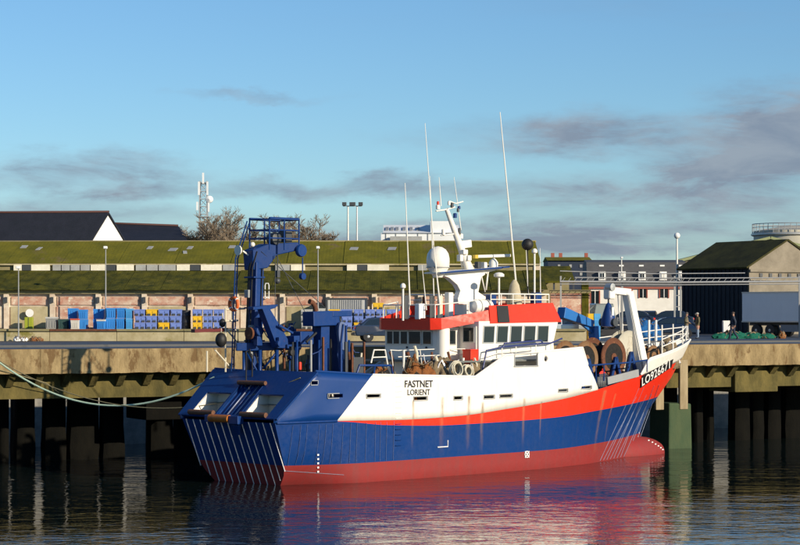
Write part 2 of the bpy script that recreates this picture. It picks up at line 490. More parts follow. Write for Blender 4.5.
for (x0, x1, ww) in [(-40, -18, PW), (-12, 8, PW), (14, 34, PW), (42, 65, PW), (67, 98, PW), (100, 123, PW), (147, 172, 4.8), (174, 200, PW),
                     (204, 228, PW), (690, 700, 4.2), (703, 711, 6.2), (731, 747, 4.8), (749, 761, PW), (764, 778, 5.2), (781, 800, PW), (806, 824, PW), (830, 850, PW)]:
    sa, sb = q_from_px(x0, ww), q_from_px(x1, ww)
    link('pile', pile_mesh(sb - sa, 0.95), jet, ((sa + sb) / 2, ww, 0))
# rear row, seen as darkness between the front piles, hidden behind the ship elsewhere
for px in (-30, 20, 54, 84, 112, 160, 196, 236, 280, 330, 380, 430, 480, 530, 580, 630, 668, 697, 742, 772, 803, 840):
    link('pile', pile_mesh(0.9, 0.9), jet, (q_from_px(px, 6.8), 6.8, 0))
# heavy pile caps
for (x0, x1, w0, w1, z0, z1) in ((146, 182, 1.5, 4.4, 2.0, 3.3), (735, 778, 0.5, 3.0, 2.85, 4.0)):
    sa, sb = q_from_px(x0, w0), q_from_px(x1, w0)
    mb = MB(); mb.box(((sa + sb) / 2, (w0 + w1) / 2, (z0 + z1) / 2), (sb - sa, w1 - w0, z1 - z0)); mb.build('pile_cap', M['conclow'] if x0 > 400 else M['pile'], jet, bevel=0.05)  # left cap takes the pile black, so its shade is painted on
# green slimy concrete dolphin and fender timbers at the bow
sa, sb = q_from_px(661, 0.2), q_from_px(684, 0.2)
mb = MB(); mb.prism([(sa, -2), (sb + 0.1, -2), (sb, 2.35), (sa + 0.05, 2.4)], lambda p, q, t: (p, t, q), -0.5, 1.4); mb.build('fender_block', M['slime'], jet, bevel=0.08)
for x0, x1, w in ((655, 663, -0.42), (679, 687, -0.45)):
    sa, sb = q_from_px(x0, w), q_from_px(x1, w)
    mb = MB(); mb.box(((sa + sb) / 2, w, 3.35), (sb - sa, 0.2, 2.6)); mb.build('fender_timber', M['timber'], jet, bevel=0.03)

# ------------------------------------------------------------------ raised street on the right with its retaining wall
tb = MB()
tpoly = [(11, 166), (20.5, 166), (22.6, 192), (60, 215), (260, 215), (260, 900), (11, 900)]
tb.prism(tpoly, lambda p, q, t: (p, q, t), ZQ - 0.3, 5.9)
tb.build('raised_street', rough_mat('street_asphalt', (0.06, 0.06, 0.062), (0.045, 0.045, 0.05), 0.5, 0.9, 0.2), kind='structure')

# ------------------------------------------------------------------ the long mossy warehouse
M['moss1'] = rough_mat('mossy_roof_upper', (0.175, 0.155, 0.014), (0.10, 0.098, 0.011), 0.55, 0.95, 1.0, (1, 0.6, 1), c3=(0.16, 0.12, 0.05), thr=0.6)
M['moss2'] = rough_mat('mossy_roof_lower', (0.11, 0.10, 0.010), (0.03, 0.036, 0.006), 0.9, 0.95, 1.0, (1.4, 0.7, 0.7), c3=(0.13, 0.11, 0.02), thr=0.6)
M['plaster'] = rough_mat('worn_plaster', (0.72, 0.64, 0.52), (0.50, 0.38, 0.28), 1.1, 0.92, 0.4, c3=(0.28, 0.13, 0.09), thr=0.60)
M['brickp'] = rough_mat('faded_brick', (0.40, 0.16, 0.11), (0.58, 0.44, 0.34), 1.6, 0.92, 0.5, (1, 1, 1.4), c3=(0.68, 0.60, 0.48), thr=0.57, s3=1.8)
M['oldconc'] = rough_mat('old_concrete_wall', (0.48, 0.42, 0.27), (0.31, 0.26, 0.14), 0.8, 0.92, 0.4, c3=(0.2, 0.18, 0.05), thr=0.58)
M['eave'] = rough_mat('eave_beam', (0.30, 0.25, 0.14), (0.2, 0.18, 0.09), 1.0, 0.92, 0.3)
M['lime'] = rough_mat('pale_panel', (0.80, 0.76, 0.62), (0.64, 0.60, 0.48), 2.0, 0.85, 0.2)
M['limegrey'] = rough_mat('grey_panel', (0.36, 0.37, 0.36), (0.28, 0.28, 0.27), 2.0, 0.85, 0.2)
wh = thing('warehouse', 'long low warehouse with moss-covered double roof and flaking brick wall', 'warehouse', (0, 0, 0))
XL, XR = -46.0, 9.2
YW, YC, YR = 138.0, 144.0, 150.5
ZE, ZL, ZC, ZR = 7 + 25 * 138 / F, 7 + 43.5 * 144 / F, 7 + 51 * 144 / F, 7 + 73 * 150.5 / F
mb = MB(); mb.box(((XL + XR) / 2, YW + 0.4, (ZQ + ZE) / 2), (XR - XL, 0.5, ZE - ZQ - 0.05)); mb.build('wall', M['plaster'], wh)
mb = MB(); mb.box(((XL + XR) / 2, YW + 0.02, ZE - 0.12), (XR - XL + 0.3, 0.36, 0.24)); mb.build('eave_beam', M['eave'], wh)
# end wall on the right
mb = MB(); mb.prism([(YW + 0.65, ZQ), (YR * 2 - YW, ZQ), (YR * 2 - YW, ZE), (YR, ZR - 0.1), (YC, ZC - 0.1), (YC, ZL - 0.1), (YW + 0.65, ZE - 0.1)], lambda p, q, t: (t, p, q), XR - 0.4, XR - 0.05)
mb.build('end_wall', M['plaster'], wh)
# bays: pilaster, brick panel, lower panel
PP = 46.0 * YW / F
xb = (52.5 - 400) / F * YW - 8 * PP
i = 0
mbp = MB(); mbp.prism([(-0.13, ZE - 0.25), (-0.13, ZE - 0.75), (-0.06, ZE - 1.0), (-0.06, 6.14), (0.16, 6.14), (0.16, ZE - 0.25)], lambda p, q, t: (t, p, q), -0.16, 0.16)
pil = mbp.mesh('pilaster', M['plaster'])
pil2 = MB().box((0, -0.15, ZE - 0.62), (0.16, 0.18, 0.36)).mesh('bracket', M['dgrey'])
bp = MB().box((0, 0.13, 0), (PP - 0.6, 0.08, 0.52)).mesh('brick_panel', M['brickp'])
lp = [MB().box((0, 0.13, 0), (PP - 0.5, 0.06, 1.35)).mesh('wall_panel', mm) for mm in (M['oldconc'], M['brickp'], M['plaster'])]
while xb < XR - 0.3:
    if xb > XL:
        p_ = link('pilaster', pil, wh, (xb, YW, 0)); link('bracket', pil2, p_)
        if xb + PP < XR:
            link('brick_panel', bp, wh, (xb + PP / 2, YW - 0.03, ZE - 0.68))
            link('wall_panel', lp[{7: 0, 8: 1, 9: 1}.get(i, (0, 2, 2, 0, 2)[i % 5])], wh, (xb + PP / 2, YW - 0.03, 6.14 + 0.72))
    xb += PP; i += 1
# roof sheets
def roof_sheets(name, x0, x1, step, y0, z0, y1, z1, mat, over=0.25):
    sl_ = Vector((0, y1 - y0, z1 - z0)); L = sl_.length; an = math.atan2(z1 - z0, y1 - y0)
    n = int((x1 - x0) / step)
    meshes = []
    for v in range(4):
        mb = MB(); nn = 16
        pts = [(-step / 2 - 0.03 + (step + 0.06) * j / nn, 0.0015 * math.cos(j * math.pi)) for j in range(nn + 1)]
        for s0, s1 in ((-over, L),):
            vs_ = [(px_, s, h) for s in (s0, s1) for px_, h in pts] + [(px_, s, h - 0.02) for s in (s0, s1) for px_, h in pts]
            nn1 = nn + 1
            fs = [(j, j + 1, nn1 + j + 1, nn1 + j) for j in range(nn)] + [(2 * nn1 + j, 3 * nn1 + j, 3 * nn1 + j + 1, 2 * nn1 + j + 1) for j in range(nn)]
            fs += [(j, 2 * nn1 + j, 2 * nn1 + j + 1, j + 1) for j in range(nn)] + [(nn1 + j, nn1 + j + 1, 3 * nn1 + j + 1, 3 * nn1 + j) for j in range(nn)]
            mb.add(vs_, fs)
        meshes.append(mb.mesh(name, mat))
    for i in range(n):
        link(name, meshes[i % 4], wh, (x0 + (i + 0.5) * step, y0, z0 + 0.05 + (i % 2) * 0.022 + random.uniform(0, 0.01)), (an + random.uniform(-0.003, 0.003), 0, random.uniform(-0.004, 0.004)))
roof_sheets('roof_sheet', XL, XR + 0.2, 1.15, YW - 0.3, ZE, YC, ZL, M['moss2'])
roof_sheets('roof_sheet', XL, XR + 0.2, 1.84, YC - 0.08, ZC, YR, ZR, M['moss1'], 0.02)
roof_b = MB(); roof_b.add([(XL, YR, ZR), (XR, YR, ZR), (XR, 2 * YR - YC, ZC), (XL, 2 * YR - YC, ZC), (XL, 2 * YR - YW, ZE), (XR, 2 * YR - YW, ZE)], [(0, 1, 2, 3), (3, 2, 5, 4)])
roof_b.build('rear_roof', M['moss1'], wh)
mb = MB(); mb.tube([(XL, YR, ZR + 0.02), (XR + 0.1, YR, ZR + 0.02)], 0.09, 6); mb.build('ridge_cap', M['eave'], wh)
# clerestory strip
mb = MB(); mb.box(((XL + XR) / 2, YC + 0.25, (ZL + ZC) / 2 - 0.05), (XR - XL, 0.3, ZC - ZL + 0.25)); mb.build('clerestory_wall', M['eave'], wh)
mb = MB(); mb.box(((XL + XR) / 2, YC + 0.0, ZC - 0.03), (XR - XL, 0.2, 0.1)); mb.build('gutter', M['oldconc'], wh)
for (x0, x1, kind) in [(14, 22, 0), (22.5, 31, 2), (31.5, 50, 0), (53, 61, 1), (62, 70, 1), (71, 80, 1), (81, 90, 1), (91, 106, 0), (106.5, 116, 2), (117, 134, 0), (136, 146, 1), (147, 158, 1), (159, 176, 1),
                       (177, 190, 0), (190.5, 200, 2), (201, 222, 0), (223, 236, 1), (275, 290, 1), (291, 305, 0), (347, 357, 0), (357.5, 367, 2), (367.5, 389, 0), (418, 427, 1)]:
    xa, xb_ = (x0 - 400) / F * YC, (x1 - 400) / F * YC
    mb = MB(); mb.box(((xa + xb_) / 2, YC - 0.02, (ZL + ZC) / 2 + 0.01), (xb_ - xa, 0.24, 0.38))
    mb.build('clerestory_panel', (M['lime'], M['limegrey'], M['dgrey'])[kind], wh)
# roof lights and patches on the upper slope
for (px, py, wv) in ((24, 248, 6), (39, 250, 4), (173, 251, 8), (185, 254, 4), (232, 248, 6), (354, 250, 8), (392, 250, 8), (150, 249, 5), (190, 249, 5)):
    t = (265 - py) / 24.0
    y = YC + (YR - YC) * t; z = ZC + (ZR - ZC) * t + 0.1
    mb = MB(); mb.box((0, 0, 0), (wv * y / F, 0.8, 0.03))
    mb.build('roof_patch', M['limegrey'], wh, ((px - 400) / F * y, y, z), (math.atan2(ZR - ZC, YR - YC), 0, random.uniform(-.2, .2)))
# loading platform in front
pf = thing('loading_platform', 'low stained concrete loading platform carrying the fish bins', 'platform', (0, 0, 0))
x = XL
while x < 10.5:
    w_ = 4.1
    mb = MB(); mb.box((x + w_ / 2, 136.1, (ZQ + 6.14) / 2), (w_ - 0.03, 3.4, 6.14 - ZQ)); mb.build('platform_block', M['oldconc'], pf)
    mb = MB(); mb.box((x + w_ / 2, 134.33, 6.08), (w_ - 0.03, 0.14, 0.12)); mb.build('platform_edge', M['rust'] if int(x) % 3 == 0 else M['eave'], pf)
    x += w_

# ------------------------------------------------------------------ houses behind the warehouse
M['slate'] = rough_mat('dark_slate', (0.016, 0.018, 0.028), (0.011, 0.013, 0.02), 1.2, 0.6, 0.4)
M['ridge'] = plain('dark_ridge_tile', (0.075, 0.03, 0.025), 0.8)
M['render'] = rough_mat('white_render', (0.80, 0.79, 0.75), (0.72, 0.71, 0.67), 0.6, 0.9, 0.2)
D = 225.0
def zat(py, d): return HC - (py - YH) / F * d
def xat(px, d): return (px - 400) / F * d
h1 = thing('slate_house', 'large house with black slate roof and white gable wall behind the warehouse', 'house', (xat(60, D), D, ZQ))
ze, zr = zat(243, D), zat(213, D)
xg0, xg1, xa = xat(88, D), xat(122, D), xat(105, D)
mb = MB()
G0, G1 = Vector((xg0, D, 0)), Vector((xg1, D + 2.6, 0))
GA = (G0 + G1) / 2
Ld = Vector((-0.993, 0.12, 0)) * 30
def V3(p, z): return (p.x, p.y, z)
mb.add([V3(G0, ZQ), V3(G1, ZQ), V3(G1, ze), V3(GA, zr), V3(G0, ze)], [(0, 1, 2, 3, 4)])
mb.add([V3(G0, ZQ), V3(G0 + Ld, ZQ), V3(G0 + Ld, ze), V3(G0, ze)], [(0, 1, 2, 3)])
mb.add([V3(G1, ZQ), V3(G1 + Ld, ZQ), V3(G1 + Ld, ze), V3(G1, ze)], [(0, 1, 2, 3)])
for o in (mb.build('wall', M['render'], h1), ):
    o.parent = None; o.parent = h1; o.location = (-h1.location.x, -h1.location.y, -h1.location.z)
rb = MB(); ov = Vector((0.25, 0.02, 0))
def slab(a, b, c, d_, th=0.18):
    n = (Vector(b) - Vector(a)).cross(Vector(d_) - Vector(a)).normalized() * th
    if n.z < 0: n = -n
    P = [Vector(q) for q in (a, b, c, d_)]
    rb.add([p for p in P] + [p + n for p in P], [(0, 1, 2, 3), (4, 5, 6, 7), (0, 1, 5, 4), (1, 2, 6, 5), (2, 3, 7, 6), (3, 0, 4, 7)])
slab(V3(G0 + ov, ze - 0.15), V3(G0 + Ld, ze - 0.15), V3(GA + Ld, zr), V3(GA + ov, zr))
slab(V3(G1 + ov, ze - 0.15), V3(G1 + Ld, ze - 0.15), V3(GA + Ld, zr), V3(GA + ov, zr))
o = rb.build('roof', M['slate'], h1); o.location = -h1.location
mb = MB(); mb.tube([V3(GA + ov, zr + 0.2), V3(GA + Ld, zr + 0.2)], 0.12, 6); o = mb.build('ridge_tiles', M['ridge'], h1); o.location = -h1.location
mb = MB(); mb.bar(V3((G1 + GA) / 2 + Vector((-1.2, -0.75, 0)), zat(241, D)), V3((G1 + GA) / 2 + Vector((-1.2, -0.75, 0)), zat(228, D)), 0.08, 0.08); o = mb.build('downpipe', M['grey'], h1); o.location = -h1.location

h2 = thing('slate_house', 'lower house with hipped black slate roof beside the white gable', 'house', (xat(150, 236), 236, ZQ))
d2 = 236.0
A0, A1 = Vector((xat(112, d2), d2, 0)), Vector((xat(188, d2), d2, 0))
mb = MB(); mb.prism([(A0.x, d2), (A1.x - 0.3, d2), (A1.x - 0.3, d2 + 9), (A0.x, d2 + 9)], lambda p, q, t: (p, q, t), ZQ, zat(242, d2)); o = mb.build('wall', M['render'], h2); o.location = -h2.location
ze2, zr2a, zr2b = zat(242, d2), zat(222, d2 + 4.5), zat(226, d2 + 4.5)
mb = MB(); mb.add([(A0.x - 6, d2 - 0.3, ze2), (A1.x, d2 - 0.3, ze2), (A1.x, d2 + 9.3, ze2), (A0.x - 6, d2 + 9.3, ze2), (A0.x - 6, d2 + 4.5, zr2a), (xat(174, d2), d2 + 4.5, zr2b)],
                  [(0, 1, 5, 4), (1, 2, 5), (2, 3, 4, 5), (3, 0, 4), (0, 3, 2, 1)])
o = mb.build('roof', M['slate'], h2); o.location = -h2.location
mb = MB(); mb.tube([(A0.x - 6, d2 + 4.5, zr2a + 0.05), (xat(174, d2), d2 + 4.5, zr2b + 0.05)], 0.12, 6); o = mb.build('ridge_tiles', M['ridge'], h2); o.location = -h2.location

# white flat building on the skyline behind the radar mast
d3 = 222.0
h3 = thing('factory_building', 'pale grey factory block with skylit roof and square tower behind warehouse ridge', 'building', (xat(420, d3), d3, ZQ))
def rel(o, h): o.location = -h.location; return o
M['pgrey'] = rough_mat('pale_cladding', (0.76, 0.78, 0.78), (0.68, 0.7, 0.7), 0.5, 0.7, 0.1)
x0, x1 = xat(381, d3), xat(460, d3)
mb = MB(); mb.box(((x0 + x1) / 2, d3 + 4, (ZQ + zat(233, d3)) / 2), (x1 - x0, 8, zat(233, d3) - ZQ)); rel(mb.build('wall', M['pgrey'], h3), h3)
mb = MB(); mb.prism([(d3 - 0.2, zat(233, d3)), (d3 + 5.5, zat(225, d3 + 5.5)), (d3 + 8, zat(226, d3 + 8)), (d3 + 8, zat(233.4, d3))], lambda p, q, t: (t, p, q), x0 + 0.2, x1); rel(mb.build('roof', M['pgrey'], h3), h3)
for px in (387, 392, 397, 404, 411, 418):
    mb = MB(); mb.box((0, 0, 0), (0.32, 2.2, 0.05)); mb.build('skylight', M['grey'], h3, Vector((xat(px, d3 + 2.5), d3 + 2.4, zat(229.6, d3 + 2.4) + 0.1)) - h3.location, (math.atan2(zat(225, d3 + 5.5) - zat(233, d3), 5.7), 0, 0))
mb = MB(); mb.box((xat(442, d3), d3 + 3, (zat(221, d3) + zat(241, d3)) / 2), (2.3, 5.5, zat(221, d3) - zat(241, d3))); rel(mb.build('tower', M['pgrey'], h3), h3)
for px in (386, 396, 407, 418, 428):
    mb = MB(); mb.box((xat(px, d3), d3 - 0.04, zat(237, d3)), (0.06, 0.06, 0.8)); rel(mb.build('cladding_joint', M['grey'], h3), h3)
mb = MB(); mb.box((xat(406, d3), d3 - 0.5, zat(239, d3)), (3.2, 0.6, 0.5)); rel(mb.build('roof_unit', M['limegrey'], h3), h3)

# lattice radio mast
def lattice(name, label, px, y0, y1, d, w, cat='mast'):
    t = thing(name, label, cat, (xat(px, d), d, ZQ))
    z0, z1 = 0.0, zat(y0, d) - ZQ
    zb = zat(y1, d) - ZQ
    mb = MB()
    def wz(z): return w * (1.35 - 0.5 * z / z1)
    cs = [(-1, -1), (1, -1), (1, 1), (-1, 1)]
    for cx, cy in cs:
        mb.bar((cx * wz(0) / 2, cy * wz(0) / 2, 0), (cx * wz(z1) / 2, cy * wz(z1) / 2, z1), 0.13, 0.13)
    mb.build('mast_leg', M['alu'], t)
    mb = MB(); z = 1.0
    while z < z1 - 0.9:
        a, b = wz(z) / 2, wz(z + 0.9) / 2
        for i in range(4):
            c0, c1 = cs[i], cs[(i + 1) % 4]
            mb.bar((c0[0] * a, c0[1] * a, z), (c1[0] * b, c1[1] * b, z + 0.9), 0.06, 0.06)
            mb.bar((c0[0] * b, c0[1] * b, z + 0.9), (c1[0] * b, c1[1] * b, z + 0.9), 0.06, 0.06)
        z += 0.9
    mb.build('lattice_bracing', M['alu'], t)
    for zz, ww in ((zat(217, d) - ZQ, 1.5), (zat(228, d) - ZQ, 1.5), (z1 - 0.2, 1.1)):
        mb = MB(); mb.box((0, 0, zz), (ww, ww, 0.08)); mb.build('platform', M['grey'], t)
    for i, (dx, zz, hh) in enumerate(((-0.5, z1 - 0.9, 1.6), (0.5, z1 - 0.9, 1.6), (0, z1 + 0.3, 1.3), (-0.7, z1 - 3.0, 1.0), (0.65, z1 - 3.1, 1.2))):
        mb = MB(); mb.box((dx, -0.5, zz), (0.22, 0.16, hh)); mb.build('antenna_panel', M['pgrey'], t)
    mb = MB(); mb.lathe([(0.02, -0.2), (0.42, 0.0), (0.45, 0.25), (0.02, 0.27)], (0.75, -0.6, zat(199.5, d) - ZQ), 14, 'y'); mb.build('dish', M['pgrey'], t)
    return t
lattice('radio_mast', 'grey lattice telecom mast with white dish rising behind the bare trees', 203.5, 181, 241, 262.0, 0.95)

# bare winter trees
def bare_tree(label, px, d, topy, spread, seed, name='bare_tree'):
    rnd = random.Random(seed)
    t = thing(name, label, 'tree', (xat(px, d), d, ZQ), 0, 'bare trees behind the warehouse')
    H = zat(topy, d) - ZQ
    trunk, twigs = MB(), MB()
    def grow(p, dirv, L, r, lev):
        n = 4; pts = [p]; q = p; dv = dirv.copy()
        for i in range(n):
            dv = (dv + Vector((rnd.gauss(0, .13), rnd.gauss(0, .13), rnd.gauss(0.03, .08)))).normalized()
            q = q + dv * L / n
            pts.append(q)
        rs = [r * (1 - 0.5 * i / n) for i in range(n + 1)]
        (trunk if lev < 3 else twigs).tube(pts, rs, 6 if lev < 2 else (4 if lev < 3 else 3))
        if lev >= 5: return
        k = (9, 6, 5, 4, 4)[lev]
        for j in range(k):
            f = rnd.uniform(0.35, 1.0) if lev else rnd.uniform(0.5, 1.0)
            b = pts[min(n, max(1, int(f * n)))]
            an = rnd.uniform(0, 6.28); tilt = rnd.uniform(0.45, 0.95)
            side = Vector((math.cos(an) * spread, math.sin(an), 0))
            nd = (dv * math.cos(tilt) + side * math.sin(tilt)).normalized()
            nd.z = max(nd.z, -0.05)
            grow(b, nd.normalized(), L * rnd.uniform(0.46, 0.62), max(0.02, r * 0.5), lev + 1)
    grow(Vector((0, 0, 0)), Vector((rnd.uniform(-.08, .08), 0, 1)), H * 0.62, 0.28, 0)
    zs = sorted(v[2] for v in twigs.v); sc = H / zs[int(len(zs) * 0.985)]
    up = [v[0] for v in twigs.v if v[2] > zs[len(zs) // 3]]; cx = sum(up) / len(up); zm = zs[-1]
    for q_ in (trunk, twigs): q_.v = [((v[0] - cx * min(1, v[2] / zm * 1.5)) * sc * 0.8, v[1] * sc, v[2] * sc) for v in q_.v]
    bk = M.setdefault('bark', rough_mat('winter_bark', (0.2, 0.16, 0.11), (0.13, 0.10, 0.07), 4, 0.9, 0.2))
    trunk.build('trunk', bk, t)
    twigs.build('crown', M.setdefault('twig', rough_mat('winter_twigs', (0.26, 0.20, 0.14), (0.18, 0.14, 0.10), 1, 0.9, 0)), t)
bare_tree('bare tree with even crown just left of the blue gantry', 239, 244, 220, 1.1, 17)
bare_tree('bare tree with sparse crown right at the lattice mast', 213, 248, 222, 1.0, 3)
bare_tree('tallest bare tree with wide twiggy crown between mast and gantry', 226, 240, 216, 1.2, 11)
bare_tree('low bare tree left of the lattice mast foot', 194, 243, 229, 1.1, 5)
bare_tree('bare tree with round crown left of the twin floodlight poles', 295, 238, 219, 1.1, 23)
bare_tree('small bare tree on the edge of the row near the floodlights', 309, 246, 223, 1.1, 31)

# floodlight poles and lamps
def lamp_pole(label, px, y0, base, d, head='arm', group=None, r=0.036, name='lamp_post'):
    t = thing(name, label, 'lamp post', (xat(px, d), d, base), 0, group)
    h = zat(y0, d) - base
    mb = MB(); mb.tube([(0, 0, 0), (0, 0, h * 0.5), (0, 0, h)], [r * 1.3, r * 1.1, r * 0.8], 8); mb.build('pole', M['grey'] if r < 0.05 else M['alu'], t)
    if head == 'arm':
        mb = MB(); mb.box((0, -0.12, h + 0.03), (0.2, 0.5, 0.16)); mb.build('lamp_head', M['pgrey'], t, bevel=0.03)
    elif head == 'flood':
        mb = MB(); mb.box((0, 0, h), (1.0, 0.1, 0.08)); mb.build('crossbar', M['alu'], t)
        for dx in (-0.35, 0.35):
            mb = MB(); mb.box((dx, -0.15, h + 0.2), (0.42, 0.3, 0.32), 0, 0); mb.build('floodlight', M['dgrey'], t, bevel=0.02)
    elif head == 'ball':
        mb = MB(); mb.sphere((0, 0, h + 0.2), 0.27); mb.build('lamp_head', M['textw'], t)
    return t
lamp_pole('thin lamp post standing on the platform beside the yellow green locker', 18.5, 268, ZQ, 133.6)
lamp_pole('pale lamp post between the bright blue tubs, reaching over both roofs', 105.7, 248, 6.14, 135.3)
lamp_pole('lamp post above the grey container, in front of the clerestory', 318, 248, 6.14, 136.2)
lamp_pole('left pole of the floodlight pair behind the warehouse', 348, 206, ZQ, 212, 'flood', None, 0.09, 'floodlight_pole')
lamp_pole('right pole of the floodlight pair behind the warehouse', 357, 206, ZQ, 210, 'flood', None, 0.09, 'floodlight_pole')

# ------------------------------------------------------------------ right-hand buildings
M['slate2'] = rough_mat('grey_slate', (0.075, 0.075, 0.08), (0.055, 0.055, 0.06), 1.5, 0.7, 0.3, (1, 1, 3))
M['bluewall'] = rough_mat('navy_cladding', (0.02, 0.032, 0.06), (0.015, 0.025, 0.05), 0.8, 0.7, 0.2)
M['wwall'] = rough_mat('white_house_wall', (0.78, 0.75, 0.68), (0.68, 0.65, 0.58), 0.8, 0.9, 0.2)
M['brickline'] = plain('red_brick_trim', (0.33, 0.09, 0.06), 0.8)
d4 = 236.0
hb = thing('terrace_house', 'white row house with grey slate attic storey and five pale dormer windows', 'house', (xat(640, d4), d4, 5.9))
xa, xb2 = xat(588, d4), xat(686, d4)
zw, zr4, zb4 = zat(287, d4), zat(259, d4), 5.9
mb = MB(); mb.box(((xa + xb2) / 2, d4 + 4, (zb4 + zw) / 2), (xb2 - xa, 8, zw - zb4)); rel(mb.build('wall', M['wwall'], hb), hb)
mb = MB(); mb.prism([(d4 - 0.15, zw), (d4 + 0.9, zat(262, d4)), (d4 + 4, zr4), (d4 + 8.2, zw)], lambda p, q, t: (t, p, q), xa - 0.1, xb2 + 0.1); rel(mb.build('roof', M['slate2'], hb), hb)
mb = MB(); mb.box(((xa + xb2) / 2, d4 - 0.1, zw - 0.1), (xb2 - xa, 0.22, 0.2)); rel(mb.build('brick_band', M['brickline'], hb), hb)
for i, px in enumerate((602, 622, 642, 663, 682)):
    x = xat(px, d4)
    dm = MB(); dm.box((x, d4 + 0.2, zat(276, d4)), (0.75, 0.9, 0.95)); dmo = rel(dm.build('dormer', M['render'], hb), hb)
    dm = MB(); dm.box((x, d4 - 0.27, zat(276, d4)), (0.5, 0.06, 0.72)); dm.build('frame', M['textw'], dmo)
    for sx in (-0.12, 0.12):
        dm = MB(); dm.box((x + sx, d4 - 0.31, zat(276, d4)), (0.17, 0.04, 0.6)); dm.build('pane', M['glass'] if i in (0, 2) else M['wwall'], dmo)
    dm = MB(); dm.box((x, d4 + 0.86, zat(265.5, d4)), (0.5, 0.35, 0.17)); rel(dm.build('skylight', M['render'], hb), hb)
for px, ww, hh, yy in ((595, 8, 14, 298), (643, 7, 9, 293), (664, 8, 9, 293), (610, 5, 9, 293)):
    x = xat(px, d4)
    dm = MB(); dm.box((x, d4 - 0.02, zat(yy, d4)), (ww * d4 / F, 0.1, hh * d4 / F)); w_o = rel(dm.build('window', M['glass'], hb), hb)
    dm = MB(); dm.box((x, d4 - 0.09, zat(yy, d4)), (0.07, 0.06, hh * d4 / F)); dm.build('mullion', M['render'], w_o)
    for sx in (-1, 1):
        dm = MB(); dm.box((x + sx * (ww * d4 / F / 2 + 0.06), d4 - 0.06, zat(yy, d4)), (0.12, 0.08, hh * d4 / F + 0.1)); dm.build('brick_surround', M['brickline'], w_o)
for px in (632, 589.5, 686):
    dm = MB(); dm.box((xat(px, d4), d4 - 0.05, (zw + zb4) / 2), (0.14, 0.08, zw - zb4 - 0.3)); rel(dm.build('brick_pier', M['brickline'], hb), hb)

d5 = 262.0
h5 = thing('navy_building', 'navy clad building with mossy flat roof edge beyond the row house', 'building', (xat(570, d5), d5, 5.9))
x0, x1 = xat(548, d5), xat(590, d5)
mb = MB(); mb.box(((x0 + x1) / 2, d5 + 4, (5.9 + zat(260.5, d5)) / 2), (x1 - x0, 8, zat(260.5, d5) - 5.9)); rel(mb.build('wall', M['bluewall'], h5), h5)
mb = MB(); mb.prism([(d5 - 0.3, zat(260.5, d5)), (d5 + 4, zat(256.2, d5)), (d5 + 8.3, zat(260.5, d5))], lambda p, q, t: (t, p, q), x0 - 0.1, x1 + 0.25); rel(mb.build('roof', M['moss1'], h5), h5)
for px, py in ((570.5, 266), (581, 266), (570.5, 274), (581, 274), (559, 274), (559, 266)):
    mb = MB(); mb.box((xat(px, d5), d5 - 0.03, zat(py, d5)), (0.3, 0.08, 0.35)); rel(mb.build('window', M['limegrey'], h5), h5)
for px in (555, 563, 589):
    mb = MB(); mb.box((xat(px, d5), d5 + 4, zat(255, d5)), (0.4, 0.4, 0.7)); rel(mb.build('chimney', M['brickline'], h5), h5)

# ruined lean-to and brick wall at the warehouse end
rw = thing('brick_wall', 'red brick and flaking white yard wall beyond the wheelhouse', 'wall', (xat(570, 160), 160, ZQ))
mb = MB(); mb.box((0, 0, 1.35 + (zat(293, 160) - ZQ) / 2 - 1.35), (xat(585, 160) - xat(546, 160), 0.4, zat(293, 160) - ZQ)); mb.build('masonry', M['brickp'], rw)
mb = MB(); mb.box((0, 0, zat(291.5, 160) - ZQ), (xat(586, 160) - xat(545, 160), 0.55, 0.24)); mb.build('coping', M['eave'], rw)
mb = MB(); mb.box((xat(585, 160) - xat(570, 160), 0, (zat(283, 160) - ZQ) / 2), (0.5, 0.5, zat(283, 160) - ZQ)); mb.build('gate_pier', M['moss2'], rw)
lt = thing('lean_to_roof', 'sagging brown lean-to shed with mossy roof behind the brick wall', 'shed', (xat(562, 168), 168, ZQ))
mb = MB(); mb.prism([(0, zat(283, 168) - ZQ), (5, zat(268, 173) - ZQ), (5, zat(268, 173) - ZQ + 0.15), (0, zat(283, 168) - ZQ + 0.15)], lambda p, q, t: (t, p, q), -2.4, 1.0); mb.build('roof', M['moss2'], lt)
mb = MB(); mb.box((-0.7, 4.8, (zat(272, 173) - ZQ) / 2), (3.2, 0.2, zat(272, 173) - ZQ)); mb.build('wall', M['eave'], lt)
for x in (-2.2, -0.6, 0.9):
    mb = MB(); mb.bar((x, 0.2, 0), (x, 0.2, zat(283, 168) - ZQ), 0.14, 0.14); mb.build('post', M['dgrey'], lt)

